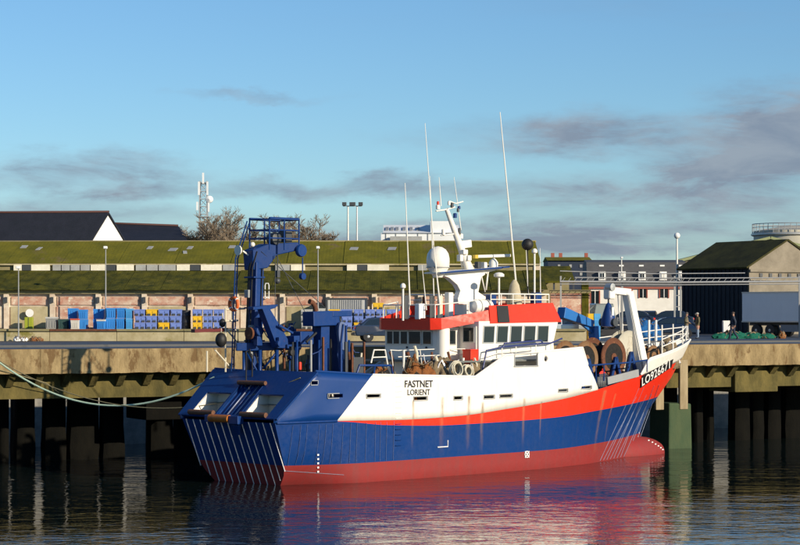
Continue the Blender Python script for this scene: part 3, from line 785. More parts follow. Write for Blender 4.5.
# dark shed with mossy roof, corner towards the quay
sh = thing('gabled_shed', 'boarded shed with shade-darkened walls, mossy roof and pale stone gable by the lorry trailer', 'shed', (xat(749, 180), 180, ZQ), 0)
Ld, Gd = Vector((-0.5, 0.866, 0)), Vector((0.866, 0.5, 0))
SL, SW = 9.0, 4.0
ze, zr = zat(267, 180) - ZQ, zat(241, 183) - ZQ
def sp(a, b, z): return Gd * a + Ld * b + Vector((0, 0, z))
M['shadeboard'] = rough_mat('shade_dark_boards', (0.016, 0.019, 0.026), (0.010, 0.012, 0.018), 1.5, 0.8, 0.4, (4, 4, 0.3))  # near-black: shade of the unlit long wall is put into the colour
M['gable'] = rough_mat('gable_render', (0.27, 0.235, 0.18), (0.19, 0.165, 0.125), 0.9, 0.9, 0.3)
mb = MB(); mb.add([sp(0, 0, 0), sp(0, SL, 0), sp(0, SL, ze), sp(0, 0, ze), sp(0.3, 0, 0), sp(0.3, SL, 0), sp(0.3, SL, ze), sp(0.3, 0, ze)], [(0, 1, 2, 3), (4, 5, 6, 7), (0, 1, 5, 4), (2, 3, 7, 6), (0, 3, 7, 4), (1, 2, 6, 5)]); mb.build('side_wall', M['shadeboard'], sh)
for i in range(16):
    b = 0.3 + i * (SL - 0.6) / 15
    mb = MB(); mb.bar(sp(-0.03, b, 0.1), sp(-0.03, b, ze - 0.1), 0.05, 0.1, up=(0, 1, 0)); mb.build('board', M['shadeboard'], sh)
mb = MB(); mb.add([sp(0, -0.02, 0), sp(2 * SW, -0.02, 0), sp(2 * SW, -0.02, ze), sp(SW, -0.02, zr), sp(0, -0.02, ze), sp(0, 0.3, 0), sp(2 * SW, 0.3, 0), sp(2 * SW, 0.3, ze), sp(SW, 0.3, zr), sp(0, 0.3, ze)],
                  [(0, 1, 2, 3, 4), (5, 6, 7, 8, 9), (0, 4, 9, 5), (1, 2, 7, 6)]); mb.build('gable_wall', M['gable'], sh)
mb = MB(); mb.add([sp(2 * SW, 0, 0), sp(2 * SW, SL, 0), sp(2 * SW, SL, ze), sp(2 * SW, 0, ze)], [(0, 1, 2, 3)]); mb.build('far_wall', M['shadeboard'], sh)
mb = MB(); mb.add([sp(SL * 0, SL, 0), sp(2 * SW, SL, 0), sp(2 * SW, SL, ze), sp(SW, SL, zr), sp(0, SL, ze)], [(0, 1, 2, 3, 4)]); mb.build('rear_wall', M['shadeboard'], sh)
rb = MB()
slab(sp(-0.3, -0.15, ze - 0.12), sp(-0.3, SL + 0.3, ze - 0.12), sp(SW, SL + 0.3, zr), sp(SW, -0.15, zr), 0.14)
slab(sp(2 * SW + 0.3, -0.15, ze - 0.12), sp(2 * SW + 0.3, SL + 0.3, ze - 0.12), sp(SW, SL + 0.3, zr), sp(SW, -0.15, zr), 0.14)
rb.build('roof', rough_mat('shed_moss', (0.075, 0.068, 0.022), (0.035, 0.034, 0.016), 0.8, 0.95, 0.6), sh)
for a, z in ((0.2, ze - 0.3), (0.2, ze - 1.0)):
    mb = MB(); mb.bar(sp(0, -0.12, z), sp(2 * SW, -0.12, z), 0.16, 0.2); mb.build('string_course', M['gable'], sh)
for a in (1.2, 2.2, 3.2, 4.2, 5.2):
    mb = MB(); mb.box(sp(a, -0.05, ze - 0.65), (0.3, 0.1, 0.3), 0, R(30)); mb.build('vent_hole', M['dgrey'], sh)

# big pale roof and storage tank far right
d6 = 300.0
fr = thing('green_roofed_hall', 'large hall with pale green roof slope beyond the dark shed', 'building', (xat(740, d6), d6, ZQ))
mb = MB(); mb.prism([(xat(676, d6), zat(263, d6)), (xat(770, d6), zat(239, d6)), (xat(860, d6), zat(263, d6)), (xat(860, d6), ZQ), (xat(676, d6), ZQ)], lambda p, q, t: (p, t, q), d6, d6 + 10); rel(mb.build('hall_wall', M['gable'], fr), fr)
rb = MB()
slab((xat(672, d6), d6 - 0.6, zat(264, d6)), (xat(672, d6), d6 + 10.5, zat(264, d6)), (xat(770, d6), d6 + 10.5, zat(239, d6)), (xat(770, d6), d6 - 0.6, zat(239, d6)), 0.35)
slab((xat(866, d6), d6 - 0.6, zat(264, d6)), (xat(866, d6), d6 + 10.5, zat(264, d6)), (xat(770, d6), d6 + 10.5, zat(239, d6)), (xat(770, d6), d6 - 0.6, zat(239, d6)), 0.35)
rel(rb.build('roof', rough_mat('pale_green_roof', (0.30, 0.32, 0.16), (0.24, 0.27, 0.13), 0.5, 0.8, 0.2), fr), fr)
d7 = 360.0
tk = thing('storage_tank', 'round pale storage tank with railing rising behind the shed gable', 'tank', (xat(790, d7), d7, ZQ))
rr, zt = 36 * d7 / F, zat(231, d7) - ZQ
mb = MB(); mb.lathe([(rr, 0), (rr, zt - 0.9), (rr + 0.12, zt - 0.85), (rr + 0.12, zt - 0.6), (rr, zt - 0.55), (rr, zt), (0.01, zt + 1.0)], (0, 0, 0), 40); mb.build('shell', rough_mat('tank_paint', (0.50, 0.47, 0.38), (0.42, 0.39, 0.31), 0.3, 0.7, 0.1), tk)
mb = MB(); ring = [(math.cos(a) * (rr + 0.2), math.sin(a) * (rr + 0.2), zt + 1.1) for a in [i * 2 * math.pi / 40 for i in range(40)]]
mb.tube(ring, 0.07, 5, closed=True); mb.tube([(p[0], p[1], zt + 0.55) for p in ring], 0.05, 5, closed=True)
for p in ring: mb.tube([(p[0], p[1], zt - 0.6), p], 0.06, 5)
mb.build('railing', M['alu'], tk)
mb = MB(); ringp = [(math.cos(a) * (rr + 0.25), math.sin(a) * (rr + 0.25), zt - 0.6) for a in [i * 2 * math.pi / 40 for i in range(40)]]; mb.tube(ringp, 0.22, 6, closed=True); mb.build('walkway', M['alu'], tk)

# overhead pipe bridge
pb = thing('pipe_bridge', 'overhead pale pipe bridge on trestle posts crossing in front of the row house', 'pipe bridge', (0, 0, 0))
dp = 158.0
for py, r_, a, b in ((281.5, 0.07, 560, 800), (277.5, 0.04, 575, 800), (273, 0.035, 560, 745), (284, 0.035, 560, 800)):
    mb = MB(); mb.tube([(xat(a, dp), dp, zat(py - 2 if r_ < .1 and a == 560 and py < 280 else py, dp)), (xat((a + b) / 2, dp), dp, zat(py + 0.8, dp)), (xat(b, dp), dp, zat(py, dp))], r_, 8); mb.build('pipe', M['alu'], pb)
mb = MB()
for px in range(562, 800, 6):
    mb.bar((xat(px, dp), dp, zat(281.5, dp)), (xat(px + 3, dp), dp, zat(277.5, dp)), 0.03, 0.03)
mb.build('bracing', M['grey'], pb)
for px in (561, 622.5, 675, 681, 800):
    zb = 5.41
    mb = MB(); mb.bar((xat(px, dp), dp + 0.2, zb), (xat(px, dp), dp + 0.2, zat(276, dp)), 0.12, 0.12); mb.build('trestle_post', M['grey'], pb)
mb = MB()
for i in range(5):
    z = 6.0 + i * 0.8
    mb.bar((xat(675, dp), dp + 0.2, z), (xat(681, dp), dp + 0.2, z), 0.06, 0.06)
mb.build('trestle_rungs', M['grey'], pb)
lamp_pole('tall round-headed lamp mast rising above the pipe bridge', 677, 238, 5.9, 190, 'ball', None, 0.09)
lamp_pole('slim street lamp in front of the row house dormers', 621.5, 258, 5.9, 200, 'arm', None, 0.06)

# ------------------------------------------------------------------ the trawler: x forward, y to port, z up from the waterline
TH = R(44.3)
SO = Vector((-7.176, 90.837, 0))
SU, SV = Vector((math.sin(TH), math.cos(TH), 0)), Vector((math.cos(TH), -math.sin(TH), 0))
SRZ = math.atan2(SU.y, SU.x)
def L(px, py, v=0.0):
    k = (px - 400) / F; b = SO + SV * v
    u = (k * b.y - b.x) / (SU.x - k * SU.y); p = b + SU * u
    return Vector((u, -v, HC - (py - YH) / F * p.y))
ship = thing('fishing_trawler', 'blue, white and red stern trawler moored along the jetty', 'trawler', SO, SRZ)

def hermite(xs, ys):
    xs, ys = np.array(xs, float), np.array(ys, float)
    d = np.diff(ys) / np.diff(xs)
    m = np.zeros(len(xs)); m[0], m[-1] = d[0], d[-1]
    for i in range(1, len(xs) - 1):
        m[i] = 0 if d[i - 1] * d[i] <= 0 else 2 * d[i - 1] * d[i] / (d[i - 1] + d[i])
    def f(x):
        x = min(max(x, xs[0]), xs[-1]); i = min(int(np.searchsorted(xs, x, 'right')) - 1, len(xs) - 2); i = max(i, 0)
        h = xs[i + 1] - xs[i]; t = (x - xs[i]) / h
        return float((2 * t**3 - 3 * t**2 + 1) * ys[i] + (t**3 - 2 * t**2 + t) * h * m[i] + (-2 * t**3 + 3 * t**2) * ys[i + 1] + (t**3 - t**2) * h * m[i + 1])
    return f
stem = hermite([-1.5, 0.4, 1.1, 1.96, 2.8, 3.68, 4.8, 5.8], [27.2, 27.35, 27.55, 27.95, 28.9, 29.95, 30.95, 31.75])
def aft(z): return (2.8 - z) / 2.8 * 1.15 if z < 2.8 else (z - 2.8) * 1.12
bd = hermite([0, .066, .16, .32, .5, .63, .72, .82, .9, .96, 1], [3.1, 3.28, 3.45, 3.5, 3.5, 3.4, 3.12, 2.4, 1.55, 0.72, 0.03])
bw = hermite([0, .07, .15, .3, .55, .68, .8, .9, .97, 1], [2.55, 3.1, 3.32, 3.4, 3.35, 2.9, 2.05, 1.05, 0.35, 0.03])
trz = hermite([-1.4, -0.6, 0.0, 0.5, 1.0, 1.7, 2.8, 5.8], [0.3, 1.3, 2.05, 2.5, 2.8, 3.0, 3.1, 3.6])
def half(s, z):
    w = max(z, 0) / 4.2
    if w > 1: w = 1 + (w - 1) * 0.55
    b = bw(s) + (bd(s) - bw(s)) * w
    if z < 0: b *= 1 + z * 0.16
    if s < 0.13:
        q = s / 0.13; q = q * q * (3 - 2 * q)
        b = min(b, trz(z)) * (1 - q) + b * q
    return max(b, 0.02)
def hull_s(u, z):
    a, f_ = aft(z), stem(z)
    return min(max((u - a) / (f_ - a), 0), 1)
def hull_y(u, z): return half(hull_s(u, z), z)
r2 = hermite([0, 3.1, 7.3, 10.4, 13.5, 17.3, 20.3, 23.6, 27.5, 31.5], [2.62, 2.62, 2.55, 2.60, 2.81, 3.13, 3.52, 4.02, 4.45, 4.85])
r1 = hermite([0, 3.1, 6.0, 9.9, 13.5, 17.3, 20.5, 25, 29, 31.5], [2.615, 2.60, 2.36, 2.22, 2.24, 2.32, 2.50, 2.70, 2.86, 2.95])
bt = hermite([0, 3, 10, 17, 20, 24, 28, 31.5], [0.88, 0.82, 0.83, 0.84, 0.90, 0.98, 1.08, 1.1])
rowf = [lambda u: -1.4, lambda u: -0.6, lambda u: 0.0, lambda u: bt(u) * .5, bt, lambda u: bt(u) * .67 + r1(u) * .33, lambda u: bt(u) * .33 + r1(u) * .67, r1, lambda u: (r1(u) + r2(u)) / 2, r2]
rowm = [1, 1, 1, 1, 0, 0, 0, 2, 2]
NS = 72
def row_pts(fn, side):
    out = []
    for i in range(NS + 1):
        s = i / NS
        u = s * 31.7
        for _ in range(4):
            z = fn(u); u = aft(z) + (stem(z) - aft(z)) * s
        out.append((u, side * half(s, z), z))
    return out
hb_ = MB()
for side in (-1, 1):
    rows = [row_pts(f_, side) for f_ in rowf]
    vs_ = [p for r_ in rows for p in r_]; n1 = NS + 1
    for k in range(len(rows) - 1):
        sub = rows[k] + rows[k + 1]
        fs = []
        for i in range(NS): fs.append((i, i + 1, n1 + i + 1, n1 + i))
        hb_.add(sub, fs, rowm[k], True)
# transom
tr = [(row_pts(f_, -1)[0], row_pts(f_, 1)[0]) for f_ in rowf]
NT = 10
for k in range(len(tr) - 1):
    a0, a1 = Vector(tr[k][0]), Vector(tr[k][1]); b0, b1 = Vector(tr[k + 1][0]), Vector(tr[k + 1][1])
    pts = [a0.lerp(a1, i / NT) for i in range(NT + 1)] + [b0.lerp(b1, i / NT) for i in range(NT + 1)]
    hb_.add(pts, [(i, i + 1, NT + 2 + i, NT + 1 + i) for i in range(NT)], rowm[k] if rowm[k] != 2 else 0)
def add_rust_band(m):
    """vertical rust runs below the scuppers"""
    nt = m.node_tree; bs = nt.nodes['Principled BSDF']
    src = bs.inputs['Base Color'].links[0].from_socket
    tc = nt.nodes.new('ShaderNodeTexCoord'); sp_ = nt.nodes.new('ShaderNodeSeparateXYZ'); nt.links.new(tc.outputs['Object'], sp_.inputs[0])
    tot = None
    for u0, w_, z0, z1 in ((9.3, .16, 1.0, 3.4), (11.0, .16, .9, 3.4), (11.9, .14, .9, 3.1), (7.5, .10, 1.2, 3.3), (14.7, .12, 1.0, 3.2), (20.9, .2, .3, 3.4), (22.0, .12, .6, 3.2), (15.9, .08, 1.3, 3.0)):
        a = nt.nodes.new('ShaderNodeMath'); a.operation = 'SUBTRACT'; a.inputs[1].default_value = u0; nt.links.new(sp_.outputs[0], a.inputs[0])
        b = nt.nodes.new('ShaderNodeMath'); b.operation = 'ABSOLUTE'; nt.links.new(a.outputs[0], b.inputs[0])
        c = nt.nodes.new('ShaderNodeMapRange'); c.inputs[1].default_value = w_; c.inputs[2].default_value = 0; nt.links.new(b.outputs[0], c.inputs[0])
        d_ = nt.nodes.new('ShaderNodeMapRange'); d_.inputs[1].default_value = z0; d_.inputs[2].default_value = z1; nt.links.new(sp_.outputs[2], d_.inputs[0])
        e = nt.nodes.new('ShaderNodeMapRange'); e.inputs[1].default_value = z1 + .1; e.inputs[2].default_value = z1; nt.links.new(sp_.outputs[2], e.inputs[0])
        f1 = nt.nodes.new('ShaderNodeMath'); f1.operation = 'MULTIPLY'; nt.links.new(c.outputs[0], f1.inputs[0]); nt.links.new(d_.outputs[0], f1.inputs[1])
        f2 = nt.nodes.new('ShaderNodeMath'); f2.operation = 'MULTIPLY'; nt.links.new(f1.outputs[0], f2.inputs[0]); nt.links.new(e.outputs[0], f2.inputs[1])
        if tot is None: tot = f2.outputs[0]
        else:
            g = nt.nodes.new('ShaderNodeMath'); g.operation = 'MAXIMUM'; nt.links.new(tot, g.inputs[0]); nt.links.new(f2.outputs[0], g.inputs[1]); tot = g.outputs[0]
    nz = tex_noise(nt, 5, 6, 0.7, (1, 1, 0.25))
    k = nt.nodes.new('ShaderNodeMath'); k.operation = 'MULTIPLY'; nt.links.new(tot, k.inputs[0]); nt.links.new(ramp(nt, nz, 0.32, 0.6, 0.2, 1.0), k.inputs[1])
    nt.links.new(mixcol(nt, k.outputs[0], src, (0.27, 0.16, 0.07)), bs.inputs['Base Color'])
for k_ in ('blue', 'red', 'white', 'boot'): add_rust_band(M[k_])
hull = hb_.build('hull', [M['blue'], M['boot'], M['red']], ship)
# bulb
mb = MB(); prof = []
for i in range(13):
    a = -math.pi / 2 + math.pi * i / 12
    prof.append((max(0.02, 0.9 * math.cos(a) ** 0.75), 2.62 * math.sin(a)))
mb.lathe(prof, (26.6, 0, 0.05), 22, 'x'); mb.build('bulb', M['boot'], hull)

# topsides: blue aft, white from the slanting edge forward
mtop, nt, bs = nodes_of('topside_paint')
tc = nt.nodes.new('ShaderNodeTexCoord'); sx = nt.nodes.new('ShaderNodeSeparateXYZ'); nt.links.new(tc.outputs['Object'], sx.inputs[0])
ml = nt.nodes.new('ShaderNodeMath'); ml.operation = 'MULTIPLY_ADD'; ml.inputs[1].default_value = -1.065; nt.links.new(sx.outputs[2], ml.inputs[0]); nt.links.new(sx.outputs[0], ml.inputs[2])
gt = nt.nodes.new('ShaderNodeMath'); gt.operation = 'GREATER_THAN'; gt.inputs[1].default_value = 3.13 - 1.065 * 2.63; nt.links.new(ml.outputs[0], gt.inputs[0])
c = mixcol(nt, gt.outputs[0], (0.0015, 0.034, 0.165), (0.80, 0.765, 0.69))
n2 = tex_noise(nt, 2.0, 6, 0.65, (1.6, 1.6, 0.15)); dk = mixcol(nt, ramp(nt, n2, 0.5, 0.8, 0, 0.4), c, mixcol(nt, gt.outputs[0], (0.005, 0.03, 0.11), (0.55, 0.46, 0.34)))
nt.links.new(dk, bs.inputs['Base Color']); bs.inputs['Roughness'].default_value = 0.38
bump(nt, bs, tex_noise(nt, 0.9, 4, 0.5), 0.27, 0.04)
add_rust_band(mtop)
topz = [(0, 2.8), (2.1, 4.67), (5.09, 4.47), (11.43, 4.27), (13.41, 5.19), (16, 5.32), (18.77, 5.47), (19.2, 4.68), (20.16, 3.58)]
tx, tz = [p[0] for p in topz], [p[1] for p in topz]
def topf(u): return float(np.interp(u, tx, tz))
us = sorted(set([round(i * 0.3, 3) for i in range(0, 67)] + tx))
us = [u for u in us if u <= 20.16]
def strip(us_, lo, hi, side, nr=6):
    vs_, fs = [], []
    for u in us_:
        a, b = lo(u), hi(u)
        for j in range(nr + 1):
            z = a + (b - a) * j / nr
            vs_.append((u, side * hull_y(u, z), z))
    for i in range(len(us_) - 1):
        for j in range(nr): fs.append((i * (nr + 1) + j, (i + 1) * (nr + 1) + j, (i + 1) * (nr + 1) + j + 1, i * (nr + 1) + j + 1))
    return vs_, fs
def apply_mods(o):
    dg = bpy.context.evaluated_depsgraph_get()
    me = bpy.data.meshes.new_from_object(o.evaluated_get(dg))
    o.modifiers.clear(); o.data = me
def cutter(boxes, cyl=()):
    mb = MB()
    for c_, s_ in boxes: mb.box(c_, s_)
    for c_, r_ in cyl: mb.lathe([(r_, -0.6), (r_, 0.6)], c_, 20, 'y')
    return mb.build('cutter', M['dgrey'], ship)
for side in (-1, 1):
    mb = MB(); mb.add(*strip(us, r2, topf, side), 0, True)
    o = mb.build('bulwark', mtop, ship)
    md = o.modifiers.new('s', 'SOLIDIFY'); md.thickness = 0.07; md.offset = 0.0
    # deck port, porthole and scuppers are cut through
    P0, P1 = L(512, 353.5, 3.4), L(535, 366, 3.4); ph = L(543.5, 359, 3.4)
    bx = [(((P0.x + P1.x) / 2, side * 3.45, (P0.z + P1.z) / 2), (P1.x - P0.x, 0.8, P0.z - P1.z))]
    for (a, b, yy, hh) in ((413, 426, 398.5, 2.6), (453, 461, 398, 2.6), (483, 493, 397, 2.6), (558, 567, 390.5, 2), (582, 592, 387.5, 2), (367, 380, 396, 2.4), (499, 511, 396, 2.2), (316, 322, 383, 3), (331, 345, 396, 3)):
        q0, q1 = L(a, yy - hh / 2, 3.45), L(b, yy + hh / 2, 3.45)
        bx.append((((q0.x + q1.x) / 2, side * 3.45, (q0.z + q1.z) / 2), (q1.x - q0.x, 0.8, q0.z - q1.z)))
    ct = cutter(bx, [((ph.x, side * 3.4, ph.z), 0.12)])
    bl = o.modifiers.new('b', 'BOOLEAN'); bl.object = ct; bl.operation = 'DIFFERENCE'; bl.solver = 'EXACT'
    bpy.context.view_layer.update()
    apply_mods(o)
    bpy.data.objects.remove(ct)
    # scupper frames
    for c_, s_ in bx[1:]:
        fm = MB(); X, Z = s_[0] + 0.06, s_[2] + 0.05; y_ = side * (hull_y(c_[0], c_[2]) + 0.03)
        for dx, dz, w_, h_ in ((0, Z / 2, X, 0.03), (0, -Z / 2, X, 0.03), (X / 2, 0, 0.03, Z), (-X / 2, 0, 0.03, Z)):
            fm.box((c_[0] + dx, y_, c_[2] + dz), (w_, 0.05, h_))
        fm.build('scupper_frame', M['grey'], o)
    fm = MB(); c_, s_ = bx[0]
    for dx, dz, w_, h_ in ((0, s_[2] / 2, s_[0] + .1, 0.06), (0, -s_[2] / 2, s_[0] + .1, 0.06), (s_[0] / 2, 0, 0.06, s_[2]), (-s_[0] / 2, 0, 0.06, s_[2])):
        fm.box((c_[0] + dx, side * (hull_y(c_[0], c_[2]) + 0.03), c_[2] + dz), (w_, 0.05, h_))
    fm.build('port_frame', M['grey'], o)
    # rail cap
    mb = MB(); mb.tube([(u, side * hull_y(u, topf(u)), topf(u) + 0.02) for u in us if 2.1 <= u <= 19.3], 0.055, 8); mb.build('rail_cap', mtop, o)
    # bow bulwark
    ub = [24.2 + i * 0.25 for i in range(31)]
    def lo(u): return r2(u)
    def hi(u): return float(np.interp(u, [24.2, 24.75, 27.5, 31.75], [4.12, 4.88, 5.22, 5.74]))
    n_r = 6; vs_, fs = [], []
    for i in range(41):
        s_ = i / 40
        for j in range(n_r + 1):
            t = j / n_r
            u = 24.2 + s_ * (31.7 - 24.2)
            for _ in range(4):
                z = lo(u) + (hi(u) - lo(u)) * t; u = 24.2 + s_ * (stem(z) - 24.2)
            vs_.append((u, side * (hull_y(u, z) if i < 40 else 0.02), z))
    for i in range(40):
        for j in range(n_r): fs.append((i * 7 + j, (i + 1) * 7 + j, (i + 1) * 7 + j + 1, i * 7 + j + 1))
    mb = MB(); mb.add(vs_, fs, 0, True); ob = mb.build('bow_bulwark', M['white'], ship)
    md = ob.modifiers.new('s', 'SOLIDIFY'); md.thickness = 0.07; md.offset = 0.0
    mb = MB(); mb.tube([vs_[i * 7 + 6] for i in range(41)], 0.05, 8); mb.build('rail_cap', M['white'], ob)
    # rub rail along the knuckle aft
    mb = MB(); mb.tube([(u, side * (hull_y(u, 2.6) + 0.03), 2.62) for u in [0.15 + 0.3 * i for i in range(11)]], 0.05, 8); mb.build('rub_rail', M['blue'], hull)
# deck
dk_us = [1.0 + i * 0.5 for i in range(60)]
mb = MB(); vs_ = []
def dz(u): return float(np.interp(u, [0, 12, 20, 24, 31], [3.3, 3.3, 3.35, 3.75, 4.5]))
dk_us = [u for u in dk_us if u < 30.2]
for u in dk_us:
    y = max(0.05, hull_y(u, dz(u)) - 0.06)
    vs_ += [(u, -y, dz(u)), (u, y, dz(u))]
mb.add(vs_, [(2 * i, 2 * i + 1, 2 * i + 3, 2 * i + 2) for i in range(len(dk_us) - 1)]); mb.build('deck', M['deck'], ship)

# wear bars: transom, quarter and bow
def wear_bar(path, r, mat, nm='wear_bar'):
    mb = MB(); mb.tube(path, r, 5); return mb.build(nm, mat, hull)
M['barblue2'] = plain('blue_rib', (0.05, 0.09, 0.24), 0.35, 0.0, 0.5, 8)
M['barblue'] = plain('worn_bar_blue', (0.30, 0.34, 0.46), 0.4, 0.2, 0.5, 8)
for i in range(13):
    y = -2.62 + i * (5.24 / 12)
    zb = -0.05 if abs(y) < 2.0 else (0.22 if abs(y) < 2.3 else 0.62)
    wear_bar([(aft(z) - 0.02, y + (0.02 * math.sin(i * 2.3)), z) for z in (2.62, 1.8, 0.9, zb)], 0.021, M['wear'])
for i, px in enumerate((300, 307, 313, 324, 330, 336, 345, 352, 358, 367, 376, 381, 387, 394)):
    p = L(px, 440, 3.45)
    if p.x > 0.6:
        wear_bar([(p.x, -(hull_y(p.x, z) + 0.012), z) for z in (2.5, 1.9, 1.3, 0.85)], 0.013, M['barblue2'])
def on_hull(px, py, off=0.02):
    v = 2.0
    for _ in range(25):
        p = L(px, py, v); v = 0.6 * v + 0.4 * (hull_y(p.x, p.z) + off)
    return L(px, py, v)
for i in range(11):
    t = i / 10
    a = (600 + 34 * t, 461 - 6 * t); b = (634 + 25 * t - (8 if i % 3 == 0 else 0), 389 - 4 * t + (16 if i % 3 == 0 else 0) + (8 if i % 2 else 0))
    pts = []
    for j in range(9):
        q = j / 8
        pts.append(on_hull(a[0] + (b[0] - a[0]) * q, a[1] + (b[1] - a[1]) * q, 0.006))
    wear_bar(pts, 0.011, M['barblue'], 'anchor_scuff_bar')
# hull ladder rungs
for i in range(13):
    py = 381 + i * 5.4
    p0, p1 = on_hull(396, py, 0.05), on_hull(401.5, py - 0.3, 0.05)
    mb = MB(); mb.tube([p0 + Vector((0, 0.06, 0)), p0, p1, p1 + Vector((0, 0.06, 0))], 0.013, 5); mb.build('ladder_rung', M['white'] if py < 420 else M['blue'], hull)
# pipe stub under the ladder and the waterline door frame
p = on_hull(443, 447, 0.02)
mb = MB(); mb.tube([p + Vector((-0.35, 0, 0)), p + Vector((0.3, 0, 0)), p + Vector((0.3, 0, 0.28))], 0.03, 6); mb.build('overboard_pipe', M['wear'], hull)

# lettering mapped on the hull surface
def lettering(name, body, px0, px1, py_base0, py_base1, hpx, mat, off=0.012, embolden=0.0, parent=None, shear=0.0, band=None):
    cu = bpy.data.curves.new(name, 'FONT'); cu.body = body; cu.size = 1.0; cu.offset = embolden; cu.resolution_u = 3; cu.shear = shear; cu.space_character = 1.08 if len(body) == 8 else 1.0
    tmp = bpy.data.objects.new('tmp', cu); C.objects.link(tmp); bpy.context.view_layer.update()
    me = bpy.data.meshes.new_from_object(tmp.evaluated_get(bpy.context.evaluated_depsgraph_get()))
    bpy.data.objects.remove(tmp)
    bm = bmesh.new(); bm.from_mesh(me)
    bmesh.ops.triangulate(bm, faces=bm.faces)
    bmesh.ops.subdivide_edges(bm, edges=[e for e in bm.edges if e.calc_length() > 0.25], cuts=2)
    xs = [v.co.x for v in bm.verts]; ys = [v.co.y for v in bm.verts]
    x0, x1, y0, y1 = min(xs), max(xs), min(ys), max(ys)
    for v in bm.verts:
        t = (v.co.x - x0) / (x1 - x0); h = (v.co.y - y0) / (y1 - y0)
        px = px0 + (px1 - px0) * t; py = py_base0 + (py_base1 - py_base0) * t - hpx * h
        v.co = on_hull(px, py, off)
    bm.to_mesh(me); bm.free()
    me.materials.clear(); me.materials.append(mat)
    return link(name, me, parent or hull)
lettering('name_lettering', 'FASTNET', 404.8, 433.0, 387.6, 387.4, 7.2, M['text'], 0.05, 0.022)
lettering('port_lettering', 'LORIENT', 407.6, 430.2, 395.4, 395.1, 6.0, M['text'], 0.05, 0.015)
# black band behind the registration number
vs_, fs = [], []
nb = 16
for i in range(nb + 1):
    t = i / nb
    for j in range(4):
        h = j / 3
        vs_.append(on_hull(640.5 + 31.0 * t + 2.0 * h, 388.2 - 20.8 * t - (12.5 - 4 * t) * h, 0.045))
for i in range(nb):
    for j in range(3): fs.append((i * 4 + j, (i + 1) * 4 + j, (i + 1) * 4 + j + 1, i * 4 + j + 1))
mb = MB(); mb.add(vs_, fs, 0, True); mb.build('number_band', M['text'], hull)
lettering('registration_lettering', 'LO926671', 642.0, 670.0, 386.6, 368.3, 8.6, M['textw'], 0.10, 0.02)
# thruster mark and draught marks
p = on_hull(527, 454.5, 0.03)
mb = MB(); mb.tube([p + Vector((math.cos(a) * 0.14, 0, math.sin(a) * 0.14)) for a in [i * math.pi / 8 for i in range(16)]], 0.025, 5, closed=True)
for a in (0.25, 0.75): mb.bar(p + Vector((math.cos(a * math.pi) * -0.2, 0, math.sin(a * math.pi) * -0.2)), p + Vector((math.cos(a * math.pi) * 0.2, 0, math.sin(a * math.pi) * 0.2)), 0.045, 0.03, up=(0, 1, 0))
mb.build('thruster_mark', M['textw'], hull)
for i in range(5):
    q = L(641.5, 434 + i * 4 - 1.2, 0.08)
    mb = MB(); mb.box((stem(max(q.z, 0.3)) - 0.35, -0.16, q.z), (0.16, 0.03, 0.09)); mb.build('draught_mark', M['textw'], hull)
for i in range(6):
    u_ = 27.55 + i * 0.2; z_ = 0.72 - i * 0.1
    rr_ = 0.9 * math.cos(math.asin(min(1, (u_ - 26.6) / 2.62))) ** 0.75
    z_ = min(z_, rr_ * 0.9)
    mb = MB(); mb.box((u_, -math.sqrt(max(0.0, rr_ ** 2 - (z_ - 0.05) ** 2)), z_), (0.11, 0.05, 0.05)); mb.build('draught_mark', M['textw'], hull)
for i in range(5):
    q = on_hull(318, 455 + i * 4.2, 0.01)
    mb = MB(); mb.box(q, (0.09, 0.03, 0.07)); mb.build('draught_mark', M['textw'], hull)
mb = MB(); mb.tube([on_hull(284 + 60 * t, 471 + 4 * t, 0.01) for t in [i / 12 for i in range(13)]], 0.009, 5); mb.build('waterline_mark', M['barblue'], hull)

# ---- stern slope with the two net openings and the central ramp
def sl_p(t, y, off=0.0):  # slope parameter 0..1, off = outwards
    u = 0.0 + 2.1 * t; z = 2.8 + 1.87 * t
    return Vector((u - 0.66 * off, y, z + 0.75 * off))
stn = link('stern_slope', None, ship)
def yed(t): return 3.08 + 0.18 * t
mb = MB()
T0, T1 = 0.05, 0.50
def patch(t0, t1, ya, yb):
    f_ = lambda t, q: q if not isinstance(q, str) else (yed(t) if q == '+' else -yed(t))
    vs_ = [sl_p(t0, f_(t0, ya)), sl_p(t0, f_(t0, yb)), sl_p(t1, f_(t1, yb)), sl_p(t1, f_(t1, ya))]
    inn = [v_ + Vector((0.05, 0, -0.06)) for v_ in vs_]
    mb.add(vs_ + inn, [(0, 1, 2, 3), (4, 7, 6, 5), (0, 4, 5, 1), (1, 5, 6, 2), (2, 6, 7, 3), (3, 7, 4, 0)])
patch(0, T0, '-', '+')
patch(T1, 1.0, '-', -0.72); patch(T1, 1.0, 0.72, '+'); patch(0.72, 1.0, -0.72, 0.72)
patch(T0, T1, '-', -2.4); patch(T0, T1, 2.4, '+')
patch(T0, T1, -0.85, -0.72); patch(T0, T1, 0.72, 0.85)
bpy.data.objects.remove(stn)
stn = mb.build('stern_slope', M['blue'], ship)
